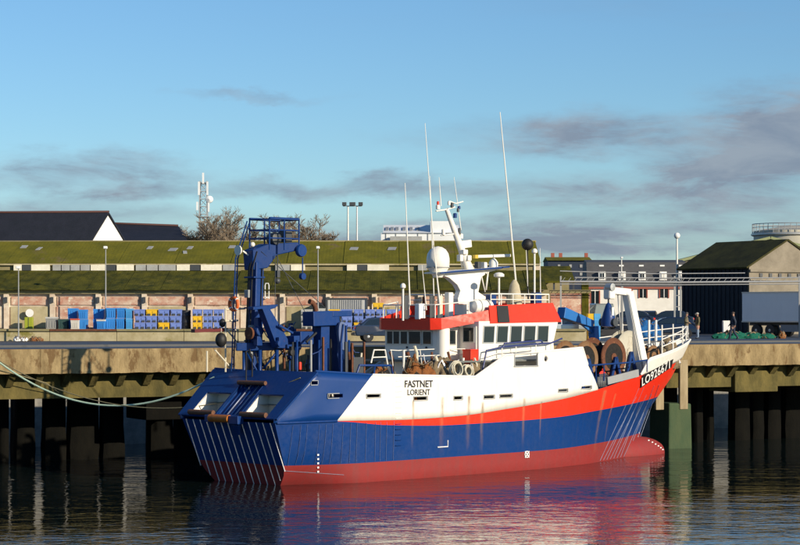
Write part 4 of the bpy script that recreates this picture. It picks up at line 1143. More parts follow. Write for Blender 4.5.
# ramp bed, slightly sunk, with wear grooves
mb = MB(); mb.add([sl_p(T0, -0.72, -0.15), sl_p(T0, 0.72, -0.15), sl_p(0.74, 0.72, -0.15), sl_p(0.74, -0.72, -0.15)], [(0, 1, 2, 3)])
for y in (-0.72, 0.72): mb.add([sl_p(T0, y, -0.15), sl_p(T0, y, 0.02), sl_p(0.74, y, 0.02), sl_p(0.74, y, -0.15)], [(0, 1, 2, 3)])
mb.build('ramp_bed', M['blue'], stn)
for y in (-0.5, -0.25, 0, 0.25, 0.5):
    mb = MB(); mb.tube([sl_p(T0, y, -0.13), sl_p(0.72, y, -0.13)], 0.03, 6); mb.build('ramp_bar', M['barblue'] if y in (-0.25, 0.25) else M['blue'], stn)
# net recesses behind the openings
for sg in (-1, 1):
    ya, yb = (0.85, 2.4) if sg > 0 else (-2.4, -0.85)
    mb = MB()
    A_, B_, T_ = sl_p(T0, 0, -0.02), sl_p(T1, 0, -0.02), 0
    fl = A_.z - 0.05; bk = B_.x + 0.55
    for y in (ya, yb):
        mb.add([(A_.x, y, A_.z), (B_.x, y, B_.z), (bk, y, B_.z), (bk, y, fl), (A_.x, y, fl)], [(0, 1, 2, 3, 4)])
    mb.add([(A_.x, ya, fl), (A_.x, yb, fl), (bk, yb, fl), (bk, ya, fl)], [(0, 1, 2, 3)])
    mb.add([(bk, ya, fl), (bk, yb, fl), (bk, yb, B_.z), (bk, ya, B_.z)], [(0, 1, 2, 3)])
    mb.build('net_recess', M['white'], stn)
    mb = MB(); mb.tube([sl_p(T0 - 0.01, ya, 0.07), sl_p(T0 - 0.01, yb, 0.07)], 0.11, 12); mb.build('side_roller', M['brownroll'], stn)
mb = MB(); c_ = sl_p(-0.02, 0, 0.06); mb.tube([c_ + Vector((-0.12, 0.78, -0.08)), c_ + Vector((-0.12, -0.42, -0.08))], 0.16, 14); mb.build('stern_roller', M['orange'], stn)
mb = MB(); mb.box(c_ + Vector((-0.02, 0.95, -0.1)), (0.3, 0.3, 0.3)); mb.build('roller_bracket', M['blue'], stn, bevel=0.03)
mb = MB(); mb.box(c_ + Vector((-0.02, -0.72, -0.12)), (0.34, 0.6, 0.34)); mb.bar(c_ + Vector((0.0, -0.72, -0.3)), c_ + Vector((0.15, -0.72, -0.75)), 0.45, 0.2, w1=0.1, h1=0.05); mb.build('roller_bracket', M['blue'], stn, bevel=0.03)
mb = MB(); mb.tube([sl_p(0.70, 0.85, 0.08), sl_p(0.70, -0.85, 0.08)], 0.09, 12); mb.build('upper_roller', M['brownroll'], stn)
# top deck plate behind the slope
mb = MB(); mb.box((3.6, -2.2, 4.52), (2.9, 2.0, 0.06)); mb.box((3.6, 2.2, 4.52), (2.9, 2.0, 0.06)); mb.build('quarter_deck_plate', M['blue'], ship)
mb = MB(); mb.tube([(4.3, -3.3, 4.53), (4.45, -3.32, 4.9), (6.3, -3.35, 4.86), (6.4, -3.35, 4.45)], 0.05, 8)
mb.tube([(5.3, -3.33, 4.5), (5.35, -3.33, 4.88)], 0.04, 6); mb.build('quarter_rail', M['gblue'], ship)

# ---- stern gantry tower (port) and its companion (starboard)
g = link('stern_gantry', MB().bar((2.6, 1.25, 3.3), (2.75, 1.2, 9.25), 0.56, 0.5, w1=0.5, h1=0.44).mesh('stern_gantry', M['gblue']), ship)
md = g.modifiers.new('b', 'BEVEL'); md.width = 0.04; md.segments = 2
mb = MB(); mb.prism([(-0.35, 8.9), (-0.42, 9.75), (0.3, 10.02), (1.75, 10.1), (1.75, 9.75), (0.75, 9.55), (0.32, 9.0)], lambda p, q, t: (2.75 + p * 0.78, 1.2 - p * 0.5 + t, q), -0.3, 0.3); mb.build('gantry_head', M['gblue'], g, bevel=0.04)
hd = Vector((2.75 + 1.5 * 0.78, 1.2 - 0.75, 9.75))
mb = MB(); mb.lathe([(0.02, -0.1), (0.25, -0.1), (0.28, -0.02), (0.18, 0), (0.28, 0.02), (0.25, 0.1), (0.02, 0.1)], hd + Vector((0.3, -0.45, 0.0)), 20, 'y'); mb.build('gantry_sheave', M['gblue'], g)
mb = MB(); mb.tube([hd + Vector((-0.55, 0.1, -0.2)), hd + Vector((-0.55, 0.1, -0.95))], 0.03, 6); mb.box(hd + Vector((-0.55, 0.1, -1.0)), (0.16, 0.16, 0.3)); mb.sphere(hd + Vector((-0.55, 0.1, -1.3)), 0.13); mb.build('hanging_block', M['dgrey'], g)
mb = MB(); mb.tube([hd + Vector((0.35, -0.5, -0.3)), hd + Vector((0.35, -0.5, -0.95))], 0.03, 6); mb.lathe([(0.02, -0.08), (0.14, -0.08), (0.14, 0.08), (0.02, 0.08)], hd + Vector((0.35, -0.5, -1.1)), 14, 'y'); mb.build('hanging_sheave', M['gblue'], g)
# lattice cage on top
mb = MB()
cx0, cx1, cy0, cy1, cz0, cz1 = 2.5, 4.2, 0.1, 1.35, 9.95, 11.05
for x in (cx0, (cx0 + cx1) / 2, cx1):
    for y in (cy0, cy1): mb.tube([(x, y, cz0 - 0.2), (x, y, cz1)], 0.035, 6)
for z in (cz1, cz0 + 0.65, cz0 + 0.3):
    mb.tube([(cx0, cy0, z), (cx1, cy0, z), (cx1, cy1, z), (cx0, cy1, z)], 0.03, 6, closed=True)
mb.tube([(cx0, cy0, cz1 + 0.03), (cx1, cy0, cz1 + 0.03)], 0.06, 6); mb.tube([(cx0, cy1, cz1 + 0.03), (cx1, cy1, cz1 + 0.03)], 0.06, 6)
mb.build('top_cage', M['gblue'], g)
mb = MB(); mb.lathe([(0.03, -0.25), (0.26, -0.2), (0.26, 0.2), (0.03, 0.25)], (3.3, 0.7, 10.25), 14, 'y'); mb.box((3.9, 0.6, 10.35), (0.35, 0.4, 0.5)); mb.build('cage_winch', M['dgrey'], g)
mb = MB(); mb.lathe([(0.06, 0), (0.2, -0.12), (0.22, -0.2), (0.02, -0.2)], (2.2, 1.55, 9.75), 12, 'x'); mb.tube([(2.25, 1.5, 9.72), (2.75, 1.2, 9.3)], 0.04, 6); mb.build('gantry_floodlight', M['white'], g)
mb = MB(); mb.sphere((2.62, 1.3, 10.0), 0.11); mb.build('gantry_lamp', M['white'], g)
# gantry ladder on the port side
mb = MB(); lx = (1.9, 1.9)
mb.tube([(2.0, 1.95, 4.6), (2.1, 1.8, 9.4), (2.45, 1.45, 11.0)], 0.03, 6); mb.tube([(2.3, 2.15, 4.6), (2.4, 2.0, 9.4), (2.7, 1.55, 11.0)], 0.03, 6)
for i in range(16):
    z = 4.9 + i * 0.3; f_ = (z - 4.6) / 4.8
    mb.tube([(2.0 + 0.1 * f_, 1.95 - 0.15 * f_, z), (2.3 + 0.1 * f_, 2.15 - 0.15 * f_, z)], 0.02, 5)
mb.build('gantry_ladder', M['gblue'], g)
# side bracket plate and lower portal
B0, B1 = L(262, 308, 0.2), L(288, 347, 0.2)
mb = MB()
pl_ = [(2.85, 7.28), (4.6, 7.42), (4.35, 7.2), (4.0, 7.15), (5.2, 5.95), (6.1, 5.95), (6.1, 5.5), (4.6, 5.5), (3.2, 6.95), (2.85, 6.95)]
pts = [(252, 307), (277, 304.5), (274, 308), (269, 309.5), (287, 340), (300, 340), (300, 349), (276, 348), (261, 309), (252, 310)]
mb.prism([(L(a, b, 0.1).x, L(a, b, 0.1).z) for a, b in pts], lambda p, q, t: (p, t, q), -0.2, 0.16); mb.build('gantry_bracket', M['gblue'], g, bevel=0.02)
mb = MB(); mb.bar(L(236, 347, -1.5), L(300, 346, 0.1), 0.5, 0.34); mb.build('lower_beam', M['gblue'], g, bevel=0.03)
for px, v in ((244, -1.3), (260, -0.5), (277, 0.1)):
    a = L(px, 350, v); b_ = Vector((a.x, a.y, 3.3)); mb = MB(); mb.tube([b_, a], 0.075, 8); mb.build('portal_post', M['gblue'], g)
mb = MB(); mb.tube([L(263, 369, -0.4), L(277, 352, 0.1)], 0.05, 6); mb.build('portal_brace', M['gblue'], g)
mb = MB(); mb.tube([L(246, 352, -1.2), L(257, 371, -0.6)], 0.05, 6); mb.build('portal_brace', M['gblue'], g)
# warp block hanging in the portal
mb = MB(); c_ = L(258, 331, -0.55); mb.lathe([(0.03, -0.16), (0.2, -0.15), (0.24, 0), (0.2, 0.15), (0.03, 0.16)], c_, 16, 'y'); mb.box(c_ + Vector((0, 0, 0.32)), (0.22, 0.26, 0.5)); mb.box(c_ + Vector((0, 0, -0.42)), (0.3, 0.24, 0.4)); mb.build('warp_block', M['gblue'], g, bevel=0.02)
mb = MB(); mb.lathe([(0.03, -0.05), (0.26, -0.05), (0.26, 0.05), (0.03, 0.05)], c_ + Vector((-0.3, 0.2, -0.1)), 14, 'x'); mb.build('sheave_rim', M['rust'], g)
# hydraulic hoses, conduit and junction boxes on the tower
for i, (dy, du) in enumerate(((0.12, -0.3), (0.02, -0.32), (-0.12, -0.3), (-0.3, 0.1))):
    mb = MB(); mb.tube([(2.6 + du, 1.25 + dy, 3.6), (2.58 + du, 1.25 + dy + 0.03 * math.sin(i), 5.4), (2.66 + du, 1.24 + dy, 7.2), (2.72 + du, 1.2 + dy, 9.0), (2.9 + du, 1.1 + dy, 9.7)], 0.028, 6); mb.build('hydraulic_hose', M['black'], g)
for z, yy in ((6.4, 1.05), (7.9, 1.3), (5.3, 1.15)):
    mb = MB(); mb.box((2.33, yy, z), (0.14, 0.26, 0.34)); mb.build('junction_box', M['grey'], g, bevel=0.02)
for z in (5.9, 7.3, 8.6):
    mb = MB(); mb.box((2.66, 1.22, z), (0.62, 0.66, 0.07)); mb.build('tower_collar', M['gblue'], g, bevel=0.01)
for i, (a_, b_) in enumerate((((2.75, 0.9, 9.7), (5.2, -0.5, 7.3)), ((3.3, 0.6, 9.6), (6.0, 0.2, 5.2)), ((3.2, 0.5, 9.55), (3.0, 0.3, 4.8)))):
    mb = MB(); mb.tube([a_, b_], 0.016, 5); mb.build('rigging_wire', M['dgrey'], g)
for i, px in enumerate((246, 252, 266, 271, 283, 292)):
    a = L(px, 352 + (i % 3) * 4, -0.4); mb = MB(); mb.tube([(a.x, a.y, 4.0), (a.x + 0.06, a.y + 0.05, 4.9), a, (a.x + 0.2, a.y, a.z + 0.12), (a.x + 0.32, a.y, a.z - 0.3)], 0.03, 6); mb.build('hydraulic_hose', M['black'], g)
# the crowd of small blocks, valves, brackets and pipe runs around the foot of the gantry
rg = random.Random(5)
for i in range(46):
    px = rg.uniform(236, 352); py = rg.uniform(318, 368); v = rg.uniform(-1.3, 0.4) if px < 290 else rg.uniform(-0.6, 1.1)
    a = L(px, py, v)
    if a.x < 2.5: a.x = 2.5 + rg.uniform(0, 0.5)
    mt = M[rg.choice(['gblue', 'gblue', 'gblue', 'dgrey', 'rust', 'black'])]
    kind = i % 4
    mb = MB()
    if kind == 0: mb.tube([(a.x, a.y, 3.4), (a.x, a.y, a.z)], rg.uniform(.025, .06), 6); nm = 'pipe_run'
    elif kind == 1:
        b_ = a + Vector((rg.uniform(-.8, .8), rg.uniform(-.5, .5), rg.uniform(-.7, .7))); b_.x = max(b_.x, 2.45); mb.tube([a, a.lerp(b_, .5) - Vector((0, 0, rg.uniform(0, .25))), b_], rg.uniform(.018, .035), 6); nm = 'hydraulic_hose'
    elif kind == 2: mb.bar((a.x, a.y, a.z), (a.x + rg.uniform(-.9, .9) if a.x > 3.5 else a.x + .8, a.y, a.z + rg.uniform(-.9, -.3)), .08, .08); nm = 'brace'
    else: mb.lathe([(0.02, -.1), (.13, -.09), (.15, 0), (.13, .09), (0.02, .1)], a, 12, 'y'); mb.box(a + Vector((0, 0, .16)), (.12, .16, .2)); nm = 'small_block'
    mb.build(nm, mt, g)
# companion tower
g2 = link('winch_tower', MB().bar((L(320, 372, 0.6).x, -0.6, 3.3), (L(321, 318, 0.6).x, -0.6, L(321, 318, 0.6).z), 0.55, 0.5).mesh('winch_tower', M['gblue']), ship)
a = L(335, 372, 0.6); b_ = L(333, 320, 0.6)
mb = MB(); mb.bar((a.x + 0.35, -0.6, 3.3), (b_.x, -0.6, b_.z), 0.5, 0.34); mb.build('tower_leg', M['gblue'], g2, bevel=0.02)
mb = MB(); a, b_ = L(308, 319, 0.7), L(334, 318, 0.7); mb.bar((a.x, -0.7, a.z), (b_.x, -0.7, b_.z), 0.7, 0.62); mb.build('tower_head', M['gblue'], g2, bevel=0.03)
mb = MB(); a, b_ = L(330, 314, 0.9), L(349, 313.5, 0.9); mb.bar(a, b_, 0.34, 0.24); mb.build('tower_arm', M['gblue'], g2, bevel=0.03)
mb = MB(); mb.tube([L(316, 311, 0.6), L(315, 306, 0.6), L(312.5, 302.5, 0.6), L(309.5, 301.5, 0.6)], 0.11, 10); mb.build('exhaust_pipe', M['rust'], g2)
for px, w_ in ((300, 0.5), (306, 0.35)):
    a = L(px, 338, 0.3)
    mb = MB(); mb.box((a.x, -0.3, a.z), (w_, 0.6, 0.55)); mb.build('winch_casing', M['gblue'], g2, bevel=0.03)
mb = MB(); a, b_ = L(290, 339, 0.3), L(308, 337.5, 0.3); mb.bar(a, b_, 0.5, 0.25); mb.build('link_beam', M['gblue'], g2)
for px in (297, 311, 319, 344, 349):
    a = L(px, 340, 0.8); mb = MB(); mb.tube([(a.x, -0.8, 3.3), (a.x, -0.8, a.z)], 0.05, 6); mb.build('stanchion', M['gblue'] if px != 311 else M['grey'], g2)
for px, py, w_, h_, mt in ((323, 356, .09, 1.6, 'rust'), (346, 357, .14, 1.3, 'dgrey'), (352, 357, .1, 1.2, 'rust'), (358, 363, .6, .5, 'dgrey'), (364, 356, .08, 1.2, 'rust'), (341, 358, .1, 1.3, 'gblue')):
    a = L(px, py, 1.6); mb = MB(); mb.box((a.x, -1.6, a.z - 0.2), (w_, 0.1, h_ + 0.4)); mb.build('winch_frame', M[mt], g2, bevel=0.02)
mb = MB(); a = L(332, 368, 2.0); mb.lathe([(0.03, -0.35), (0.34, -0.35), (0.34, -0.3), (0.2, -0.28), (0.2, 0.28), (0.34, 0.3), (0.34, 0.35), (0.03, 0.35)], (a.x, -2.0, 4.2), 18, 'y'); mb.build('warp_drum', M['rust'], g2)
mb = MB(); a = L(300, 366, 1.2); mb.box((a.x, -1.2, a.z), (0.12, 0.12, 0.35)); mb.build('fire_extinguisher', M['bred'], g2, bevel=0.05)
# otter board stowed against the tower: a thing of its own
ob_ = thing('otter_board', 'blue grey oval steel trawl door hung beside the winch tower', 'trawl door')
ob_.parent = None
obm = MB()
c_ = L(342.5, 336, 1.2)
poly = []
for i in range(20):
    a = 2 * math.pi * i / 20
    poly.append((0.26 * math.copysign(abs(math.cos(a)) ** 0.8, math.cos(a)) - 0.06 * math.sin(a), 0.62 * math.sin(a)))
obm.prism(poly, lambda p, q, t: (p, t, q), -0.06, 0.06)
def ship_w(p): return SO + SU * p.x - SV * p.y + Vector((0, 0, p.z))
# SV is starboard, local +y is port
ob_.location = ship_w(c_); ob_.rotation_euler = (0, 0, SRZ)
obm.build('board', paint('trawl_door_paint', (0.10, 0.14, 0.26), 0.5, 0.4, 0.3), ob_, bevel=0.02)
mb = MB(); mb.bar((-0.2, -0.1, -0.4), (-0.05, -0.1, 0.5), 0.07, 0.06, up=(0, 1, 0)); mb.build('stiffener', M['gblue'], ob_)
mb = MB(); mb.bar((0.1, -0.1, -0.45), (0.12, -0.1, 0.45), 0.07, 0.06, up=(0, 1, 0)); mb.build('stiffener', M['gblue'], ob_)
mb = MB(); mb.tube([(0, 0.05, 0.5), (0, 0.2, 0.9)], 0.03, 6); mb.build('hanging_chain', M['dgrey'], ob_)

# ---- deckhouse and wheelhouse
UA, UB, UC = 10.95, 12.42, 17.55      # aft face of the after bridge, aft face and front of the main bridge
VA, VM = 1.62, 2.8
dh = link('deckhouse', MB().box((14.6, 0, 4.1), (5.9, 4.7, 1.6)).mesh('deckhouse', M['white']), ship)
mb = MB(); mb.box((11.9, 0, 4.1), (1.7, 3.0, 1.58)); mb.build('after_casing', M['white'], dh)
mb = MB(); mb.box((14.4, 0, 4.94), (7.6, 5.9, 0.08)); mb.build('bridge_deck', M['deck'], dh)
for u in (12.6, 13.8): 
    mb = MB(); mb.box((u, -2.37, 4.1), (0.65, 0.05, 1.35)); mb.build('deckhouse_door', M['grey'], dh)
wheel = link('wheelhouse', MB().prism([(UB, 4.98), (UC + 0.05, 4.98), (UC - 0.02, 5.75), (UC + 0.32, 6.72), (UB, 6.72)], lambda p, q, t: (p, t, q), -VM, VM).mesh('wheelhouse', M['white']), ship)
mb = MB(); mb.box(((UA + UB) / 2, 0, 5.72), (UB - UA, 2 * VA, 1.48)); aftb = mb.build('after_bridge', M['white'], wheel, bevel=0.03)
# rounded trunk at the after starboard corner
mb = MB(); mb.lathe([(0.3, 3.35), (0.3, 6.5)], (UA + 0.28, -VA - 0.12, 0), 20); mb.build('vent_trunk', M['white'], wheel)
# roofs
mb = MB(); mb.prism([(UA - 0.2, 0), (UC + 0.4, 0), (UC + 0.4, 1), (UA - 0.2, 1)], lambda p, q, t: (p, (q * 2 - 1) * (VM if p > UB else VA), t), 6.722, 6.80); mb.build('bridge_roof', M['white'], wheel)
# red visor band: sloping outwards above the windows
def visor(pts_b, pts_t, name, mat):
    mb = MB(); n = len(pts_b)
    vs_ = list(pts_b) + list(pts_t)
    mb.add(vs_, [(i, i + 1, n + i + 1, n + i) for i in range(n - 1)])
    o = mb.build(name, mat, wheel); md = o.modifiers.new('s', 'SOLIDIFY'); md.thickness = 0.05; md.offset = 0; return o
ub = 13.15
visor([(ub, -VM - 0.02, 6.62), (UC + 0.5, -VM - 0.02, 6.68), (UC + 0.75, 0, 6.68), (UC + 0.5, VM + 0.02, 6.68), (ub, VM + 0.02, 6.62)],
      [(ub, -VM + 0.06, 7.42), (UC + 0.05, -VM + 0.12, 7.55), (UC + 0.3, 0, 7.55), (UC + 0.05, VM - 0.12, 7.55), (ub, VM - 0.06, 7.42)], 'visor', M['bred'])
visor([(ub + 0.02, -VM + 0.03, 6.64), (UB - 0.05, -VM + 0.3, 6.62), (UA - 0.02, -VA - 0.3, 6.36), (UA - 0.3, -VA + 0.1, 6.34), (UA - 0.3, VA - 0.1, 6.34), (UA - 0.02, VA + 0.3, 6.36), (UB - 0.05, VM - 0.3, 6.62), (ub + 0.02, VM - 0.03, 6.64)],
      [(ub + 0.02, -VM + 0.1, 7.22), (UB - 0.05, -VM + 0.35, 7.08), (UA - 0.02, -VA - 0.28, 6.86), (UA - 0.32, -VA + 0.1, 6.86), (UA - 0.32, VA - 0.1, 6.86), (UA - 0.02, VA + 0.28, 6.86), (UB - 0.05, VM - 0.35, 7.08), (ub + 0.02, VM - 0.1, 7.22)], 'after_visor', M['bred'])
nb0, nb1 = L(497.5, 310, VM + .03), L(509, 310, VM + .03)
mb = MB(); mb.add([(nb0.x, -VM - 0.07, 6.66), (nb1.x, -VM - 0.07, 6.67), (nb1.x, -VM + 0.04, 7.42), (nb0.x, -VM + 0.03, 7.42)], [(0, 1, 2, 3)]); o = mb.build('name_board', M['black'], wheel); md = o.modifiers.new('s', 'SOLIDIFY'); md.thickness = 0.03; md.offset = 0
# roof bulwark infill and flying-bridge deck
mb = MB(); mb.box(((ub + UC) / 2, 0, 6.95), (UC - ub - 0.1, 2 * VM - 0.5, 0.1)); mb.build('flying_bridge_deck', M['deck'], wheel)
# windows
def window(parent, c_, w_, h_, axis, lean=0.0, nm='window'):
    """axis 'y': faces +-y (starboard/port side); axis 'x': faces aft"""
    fr, gl_ = MB(), MB()
    if axis == 'y':
        s_ = math.copysign(1, c_[1])
        P = lambda a, b, t: (c_[0] + a + lean * b, c_[1] + s_ * t, c_[2] + b)
    else:
        s_ = -1
        P = lambda a, b, t: (c_[0] + s_ * t - lean * b, c_[1] + a, c_[2] + b)
    def ring(o_, t0, t1):
        iw, ih = w_ / 2, h_ / 2; ow, oh = iw + o_, ih + o_
        for (a0, a1, b0, b1) in ((-ow, ow, ih, oh), (-ow, ow, -oh, -ih), (-ow, -iw, -ih, ih), (iw, ow, -ih, ih)):
            fr.prism([(a0, b0), (a1, b0), (a1, b1), (a0, b1)], P, t0, t1)
    ring(0.045, 0.005, 0.035)
    o = fr.build(nm, M['alu'], parent)
    gl_.prism([(-w_ / 2, -h_ / 2), (w_ / 2, -h_ / 2), (w_ / 2, h_ / 2), (-w_ / 2, h_ / 2)], P, 0.004, 0.018)
    gl_.build('pane', M['glass'], o)
    return o
for a, b in ((483.5, 493.5), (497, 507), (510.5, 521), (524, 534.5), (537.5, 547.5)):
    for sg in (-1, 1):
        p0, p1 = L(a, 326, VM), L(b, 342, VM)
        window(wheel, ((p0.x + p1.x) / 2, sg * VM, 6.13), p1.x - p0.x, 0.70, 'y', 0.09)
for y, w_ in ((1.28, 0.34), (0.86, 0.36), (0.38, 0.4), (-0.28, 0.72), (-1.05, 0.5)):
    window(wheel, (UA - 0.002, y, 5.98), w_, 0.55, 'x', 0.0)
p0 = window(wheel, (UB - 0.058, -2.25, 6.12), 0.6, 0.62, 'x')
for sg in (-1, 1):
    window(wheel, (UA + 0.95, sg * (VA + 0.002), 6.0), 0.45, 0.6, 'y')
mb = MB(); mb.box((UB - 0.03, -2.25, 5.75), (0.05, 0.86, 1.5)); mb.build('bridge_door', M['white'], wheel)
for i in range(5):
    mb = MB(); yy = -2.2 + i * 1.1; mb.prism([(yy - 0.45, 5.85), (yy + 0.45, 5.85), (yy + 0.45, 6.55), (yy - 0.45, 6.55)], lambda p, q, t: (UC + t + (q - 5.75) * 0.35, p, q), 0.03, 0.06); mb.build('front_window', M['glass'], wheel)
for px in (418, 437): 
    mb = MB(); a = L(px, 345, 1.0); mb.sphere((UA - 0.03, a.y + (1.2 if px == 418 else 0), 5.55), 0.05); mb.build('wall_lamp', M['dgrey'], wheel)
mb = MB(); mb.sphere((L(459, 322.5, 2.0).x, -2.1, L(459, 322.5, 2.0).z), 0.2); mb.build('horn_lamp', M['white'], wheel)
# red locker on the bridge wing
a = L(472, 356, 2.5)
mb = MB(); mb.box((a.x - 0.1, -2.5, a.z - 0.05), (0.5, 0.5, 0.62)); mb.box((a.x - 0.1, -2.5, a.z + 0.27), (0.54, 0.54, 0.06)); lk = mb.build('red_locker', M['bred'], ship, bevel=0.02)
mb = MB(); mb.box((a.x - 0.1, -2.5, 4.15), (0.4, 0.4, 1.25)); mb.build('locker_stand', M['white'], lk)
# blue bridge-wing rails
mb = MB()
rail = [L(482, 373, 3.1), L(486.5, 350.5, 3.1), L(503, 347, 3.1), L(530, 344.5, 3.1), L(551, 343, 3.1), L(562, 338.5, 3.1)]
mb.tube(rail, 0.04, 8); mb.tube([L(503, 347, 3.1), L(504.5, 343.5, 3.1), L(541, 340.5, 3.1), L(543, 343.6, 3.1)], 0.04, 8)
mb.build('wing_rail', paint('rail_blue', (0.03, 0.045, 0.16), 0.4, 0.2, 0.2, streak=False), ship)
mb = MB()
for px, y0, y1 in ((502, 347, 356), (516, 346, 355), (536, 344.5, 353), (551, 343, 352)): mb.tube([L(px, y0, 3.1), L(px, y1, 3.1)], 0.025, 6)
mb.tube([L(486, 357, 3.1), L(502, 352, 3.1), L(536, 349, 3.1)], 0.02, 6); mb.build('rail_stanchions', M['white'], ship)
# white working-deck rails aft of the house
mb = MB()
mb.tube([L(390, 350, 1.5), L(398, 350.5, 1.5), L(440, 349, 1.5), L(480, 349, 2.4)], 0.02, 6)
for px in (391, 402, 420, 438, 455): mb.tube([L(px, 350, 1.5), L(px + 2, 366, 1.5)], 0.02, 6)
mb.tube([L(398, 357, 1.5), L(470, 354, 2.0)], 0.022, 6); mb.build('deck_rail', M['white'], ship)
# trestle frame
mb = MB(); a0, a1, a2, a3 = L(371, 363, 1.8), L(374, 350, 1.8), L(385, 350, 1.8), L(388, 367, 1.8)
mb.tube([a0, a1, a2, a3], 0.035, 6); mb.tube([L(372, 357.5, 1.8), L(386, 357, 1.8)], 0.028, 6); mb.build('trestle', M['white'], ship)

# ---- mast
mp_ = [(455.5, 299), (458, 291), (455, 285), (447, 278), (438, 274.5), (432, 274), (500, 267.5), (500, 269), (487, 272), (479, 277), (476, 292), (482, 296), (492, 300), (490, 304), (456, 304)]
mb = MB(); mb.prism([(L(a, b).x, L(a, b).z) for a, b in mp_], lambda p, q, t: (p, t, q), -0.16, 0.16); mast = mb.build('radar_mast', M['white'], ship, bevel=0.02)
a, b_ = L(432, 273, 0), L(501, 267, 0)
mb = MB(); mb.bar(a, b_, 1.0, 0.07); mb.build('mast_platform', M['white'], mast)
mb = MB(); mb.bar(a + Vector((0, -0.53, 0)), b_ + Vector((0, -0.53, 0)), 0.03, 0.07); mb.build('platform_edge', M['gblue'], mast)
c_ = L(438, 261, 0); c_.y = 0
mb = MB(); R_ = 0.53
prof = [(0.2, -0.75), (0.36, -0.5), (R_ * 0.97, -0.3), (R_, 0.0), (R_ * 0.99, 0.12), (R_ * 0.9, 0.34), (R_ * 0.68, 0.52), (R_ * 0.36, 0.63), (0.01, 0.67)]
mb.lathe(prof, c_, 28); mb.build('radome', M['white'], mast)
mb = MB(); mb.lathe([(R_ + 0.01, -0.31), (R_ + 0.01, -0.27)], c_, 28); mb.build('radome_seam', M['grey'], mast)
m0, m1 = L(469, 270, 0), L(446.5, 209, 0)
mb = MB(); mb.tube([m0, m0.lerp(m1, 0.5), m1], [0.2, 0.15, 0.10], 12); mb.build('mast_pole', M['white'], mast)
mb = MB(); mb.tube([L(474, 270, 0.15), m0.lerp(m1, 0.75)], 0.04, 6); mb.tube([L(463, 271, -0.2), m0.lerp(m1, 0.6)], 0.035, 6); mb.build('mast_stay', M['white'], mast)
def arm(nm, pts, r_=0.035, mt='white'):
    mb = MB(); mb.tube([L(a, b) for a, b in pts], r_, 6); mb.build(nm, M[mt], mast)
arm('mast_crosstree', [(436, 211), (446, 209.5), (455, 207)])
arm('mast_crosstree', [(449, 201), (456, 203.5), (463, 201.5)], 0.03)
arm('mast_crosstree', [(441, 235.5), (452, 234), (461, 234)], 0.035)
for px, py, mt, w_, h_ in ((438, 203, 'bred', .12, .16), (438, 207, 'white', .2, .2), (452, 205, 'dgrey', .16, .2), (455, 215.5, 'gblue', .18, .22), (458, 210, 'dgrey', .12, .18), (443.5, 232, 'white', .18, .26), (459.5, 231, 'dgrey', .14, .28), (461, 236, 'white', .2, .22), (449, 203, 'white', .14, .18), (459, 207.5, 'gblue', .14, .14)):
    c_ = L(px, py, 0.05); mb = MB(); mb.lathe([(0.02, -h_ / 2), (w_ / 2, -h_ / 2), (w_ / 2, h_ / 2 - 0.03), (w_ / 3, h_ / 2), (0.02, h_ / 2)], c_, 10); mb.build('navigation_light', M[mt], mast)
for (a, b) in (((459, 245), (470, 243.5)), ):
    mb = MB(); mb.bar(L(*a), L(*b), 0.25, 0.35); mb.build('searchlight_box', M['white'], mast, bevel=0.04)
for px, py, w_, h_ in ((464, 252, .3, .22), (468, 258, .25, .25), (460, 258, .2, .3), (478, 265, .24, .3), (484, 265, .2, .26)):
    c_ = L(px, py, 0.15); mb = MB(); mb.box(c_, (w_, 0.25, h_)); mb.build('mast_fitting', M['white'] if px != 478 else M['dgrey'], mast, bevel=0.03)
# radar scanner
c_ = L(493.5, 262.5, 0)
mb = MB(); mb.lathe([(0.2, -0.25), (0.22, 0.0), (0.14, 0.12), (0.06, 0.2)], c_, 14); rad = mb.build('radar_pedestal', M['white'], mast)
mb = MB(); mb.bar(L(475.5, 256.5, 0.3), L(510, 255.5, -0.3), 0.12, 0.14); mb.build('radar_scanner', M['white'], rad, bevel=0.03)
mb = MB(); mb.bar(L(474, 256.7, 0.33), L(477, 256.6, 0.27), 0.14, 0.16); mb.build('scanner_tip', plain('yellow_tip', (0.6, 0.42, 0.06)), rad)
mb = MB(); mb.tube([L(488, 272, 0.3), L(486, 290, 0.3)], 0.04, 6); mb.build('platform_strut', M['white'], mast)
mb = MB(); mb.tube([L(481, 274, -.2), L(485, 292, -.2)], 0.03, 6); mb.build('platform_strut', M['white'], mast)
# pedestal foot block down to the roof
a = L(473, 304, 0); mb = MB(); mb.box((a.x, 0, 7.12), (1.7, 0.8, a.z - 6.75)); mb.build('mast_foot', M['white'], mast, bevel=0.03)
# whip aerials
wb_ = 7.0
for nm, (x1, y1), (x0, y0), v, r_ in (('whip_aerial', (425, 123), (433.5, 245), 0.3, .022), ('whip_aerial', (430, 176), (434, 300), -.1, .02), ('whip_aerial', (500, 112), (517.5, 300), 1.2, .034), ('whip_aerial', (405, 183), (410, 305), 0.8, .026), ('whip_aerial', (439, 177), (441, 206), -0.2, .02),
                                      ('whip_aerial', (454, 177), (461, 230), -0.1, .018), ('whip_aerial', (526, 248), (528.5, 300), 1.0, .024), ('whip_aerial', (540, 248), (540.5, 300), 0.4, .02), ('whip_aerial', (422, 265), (426.5, 310), 0.4, .02), ('whip_aerial', (433.5, 245), (440, 305), 0.3, .03)):
    p1, p0 = L(x1, y1, v), L(x0, y0, v)
    mb = MB(); mb.tube([p0, p0.lerp(p1, 0.5), p1], [r_ * 1.3, r_, r_ * 0.55], 6); mb.build(nm, M['white'], mast)
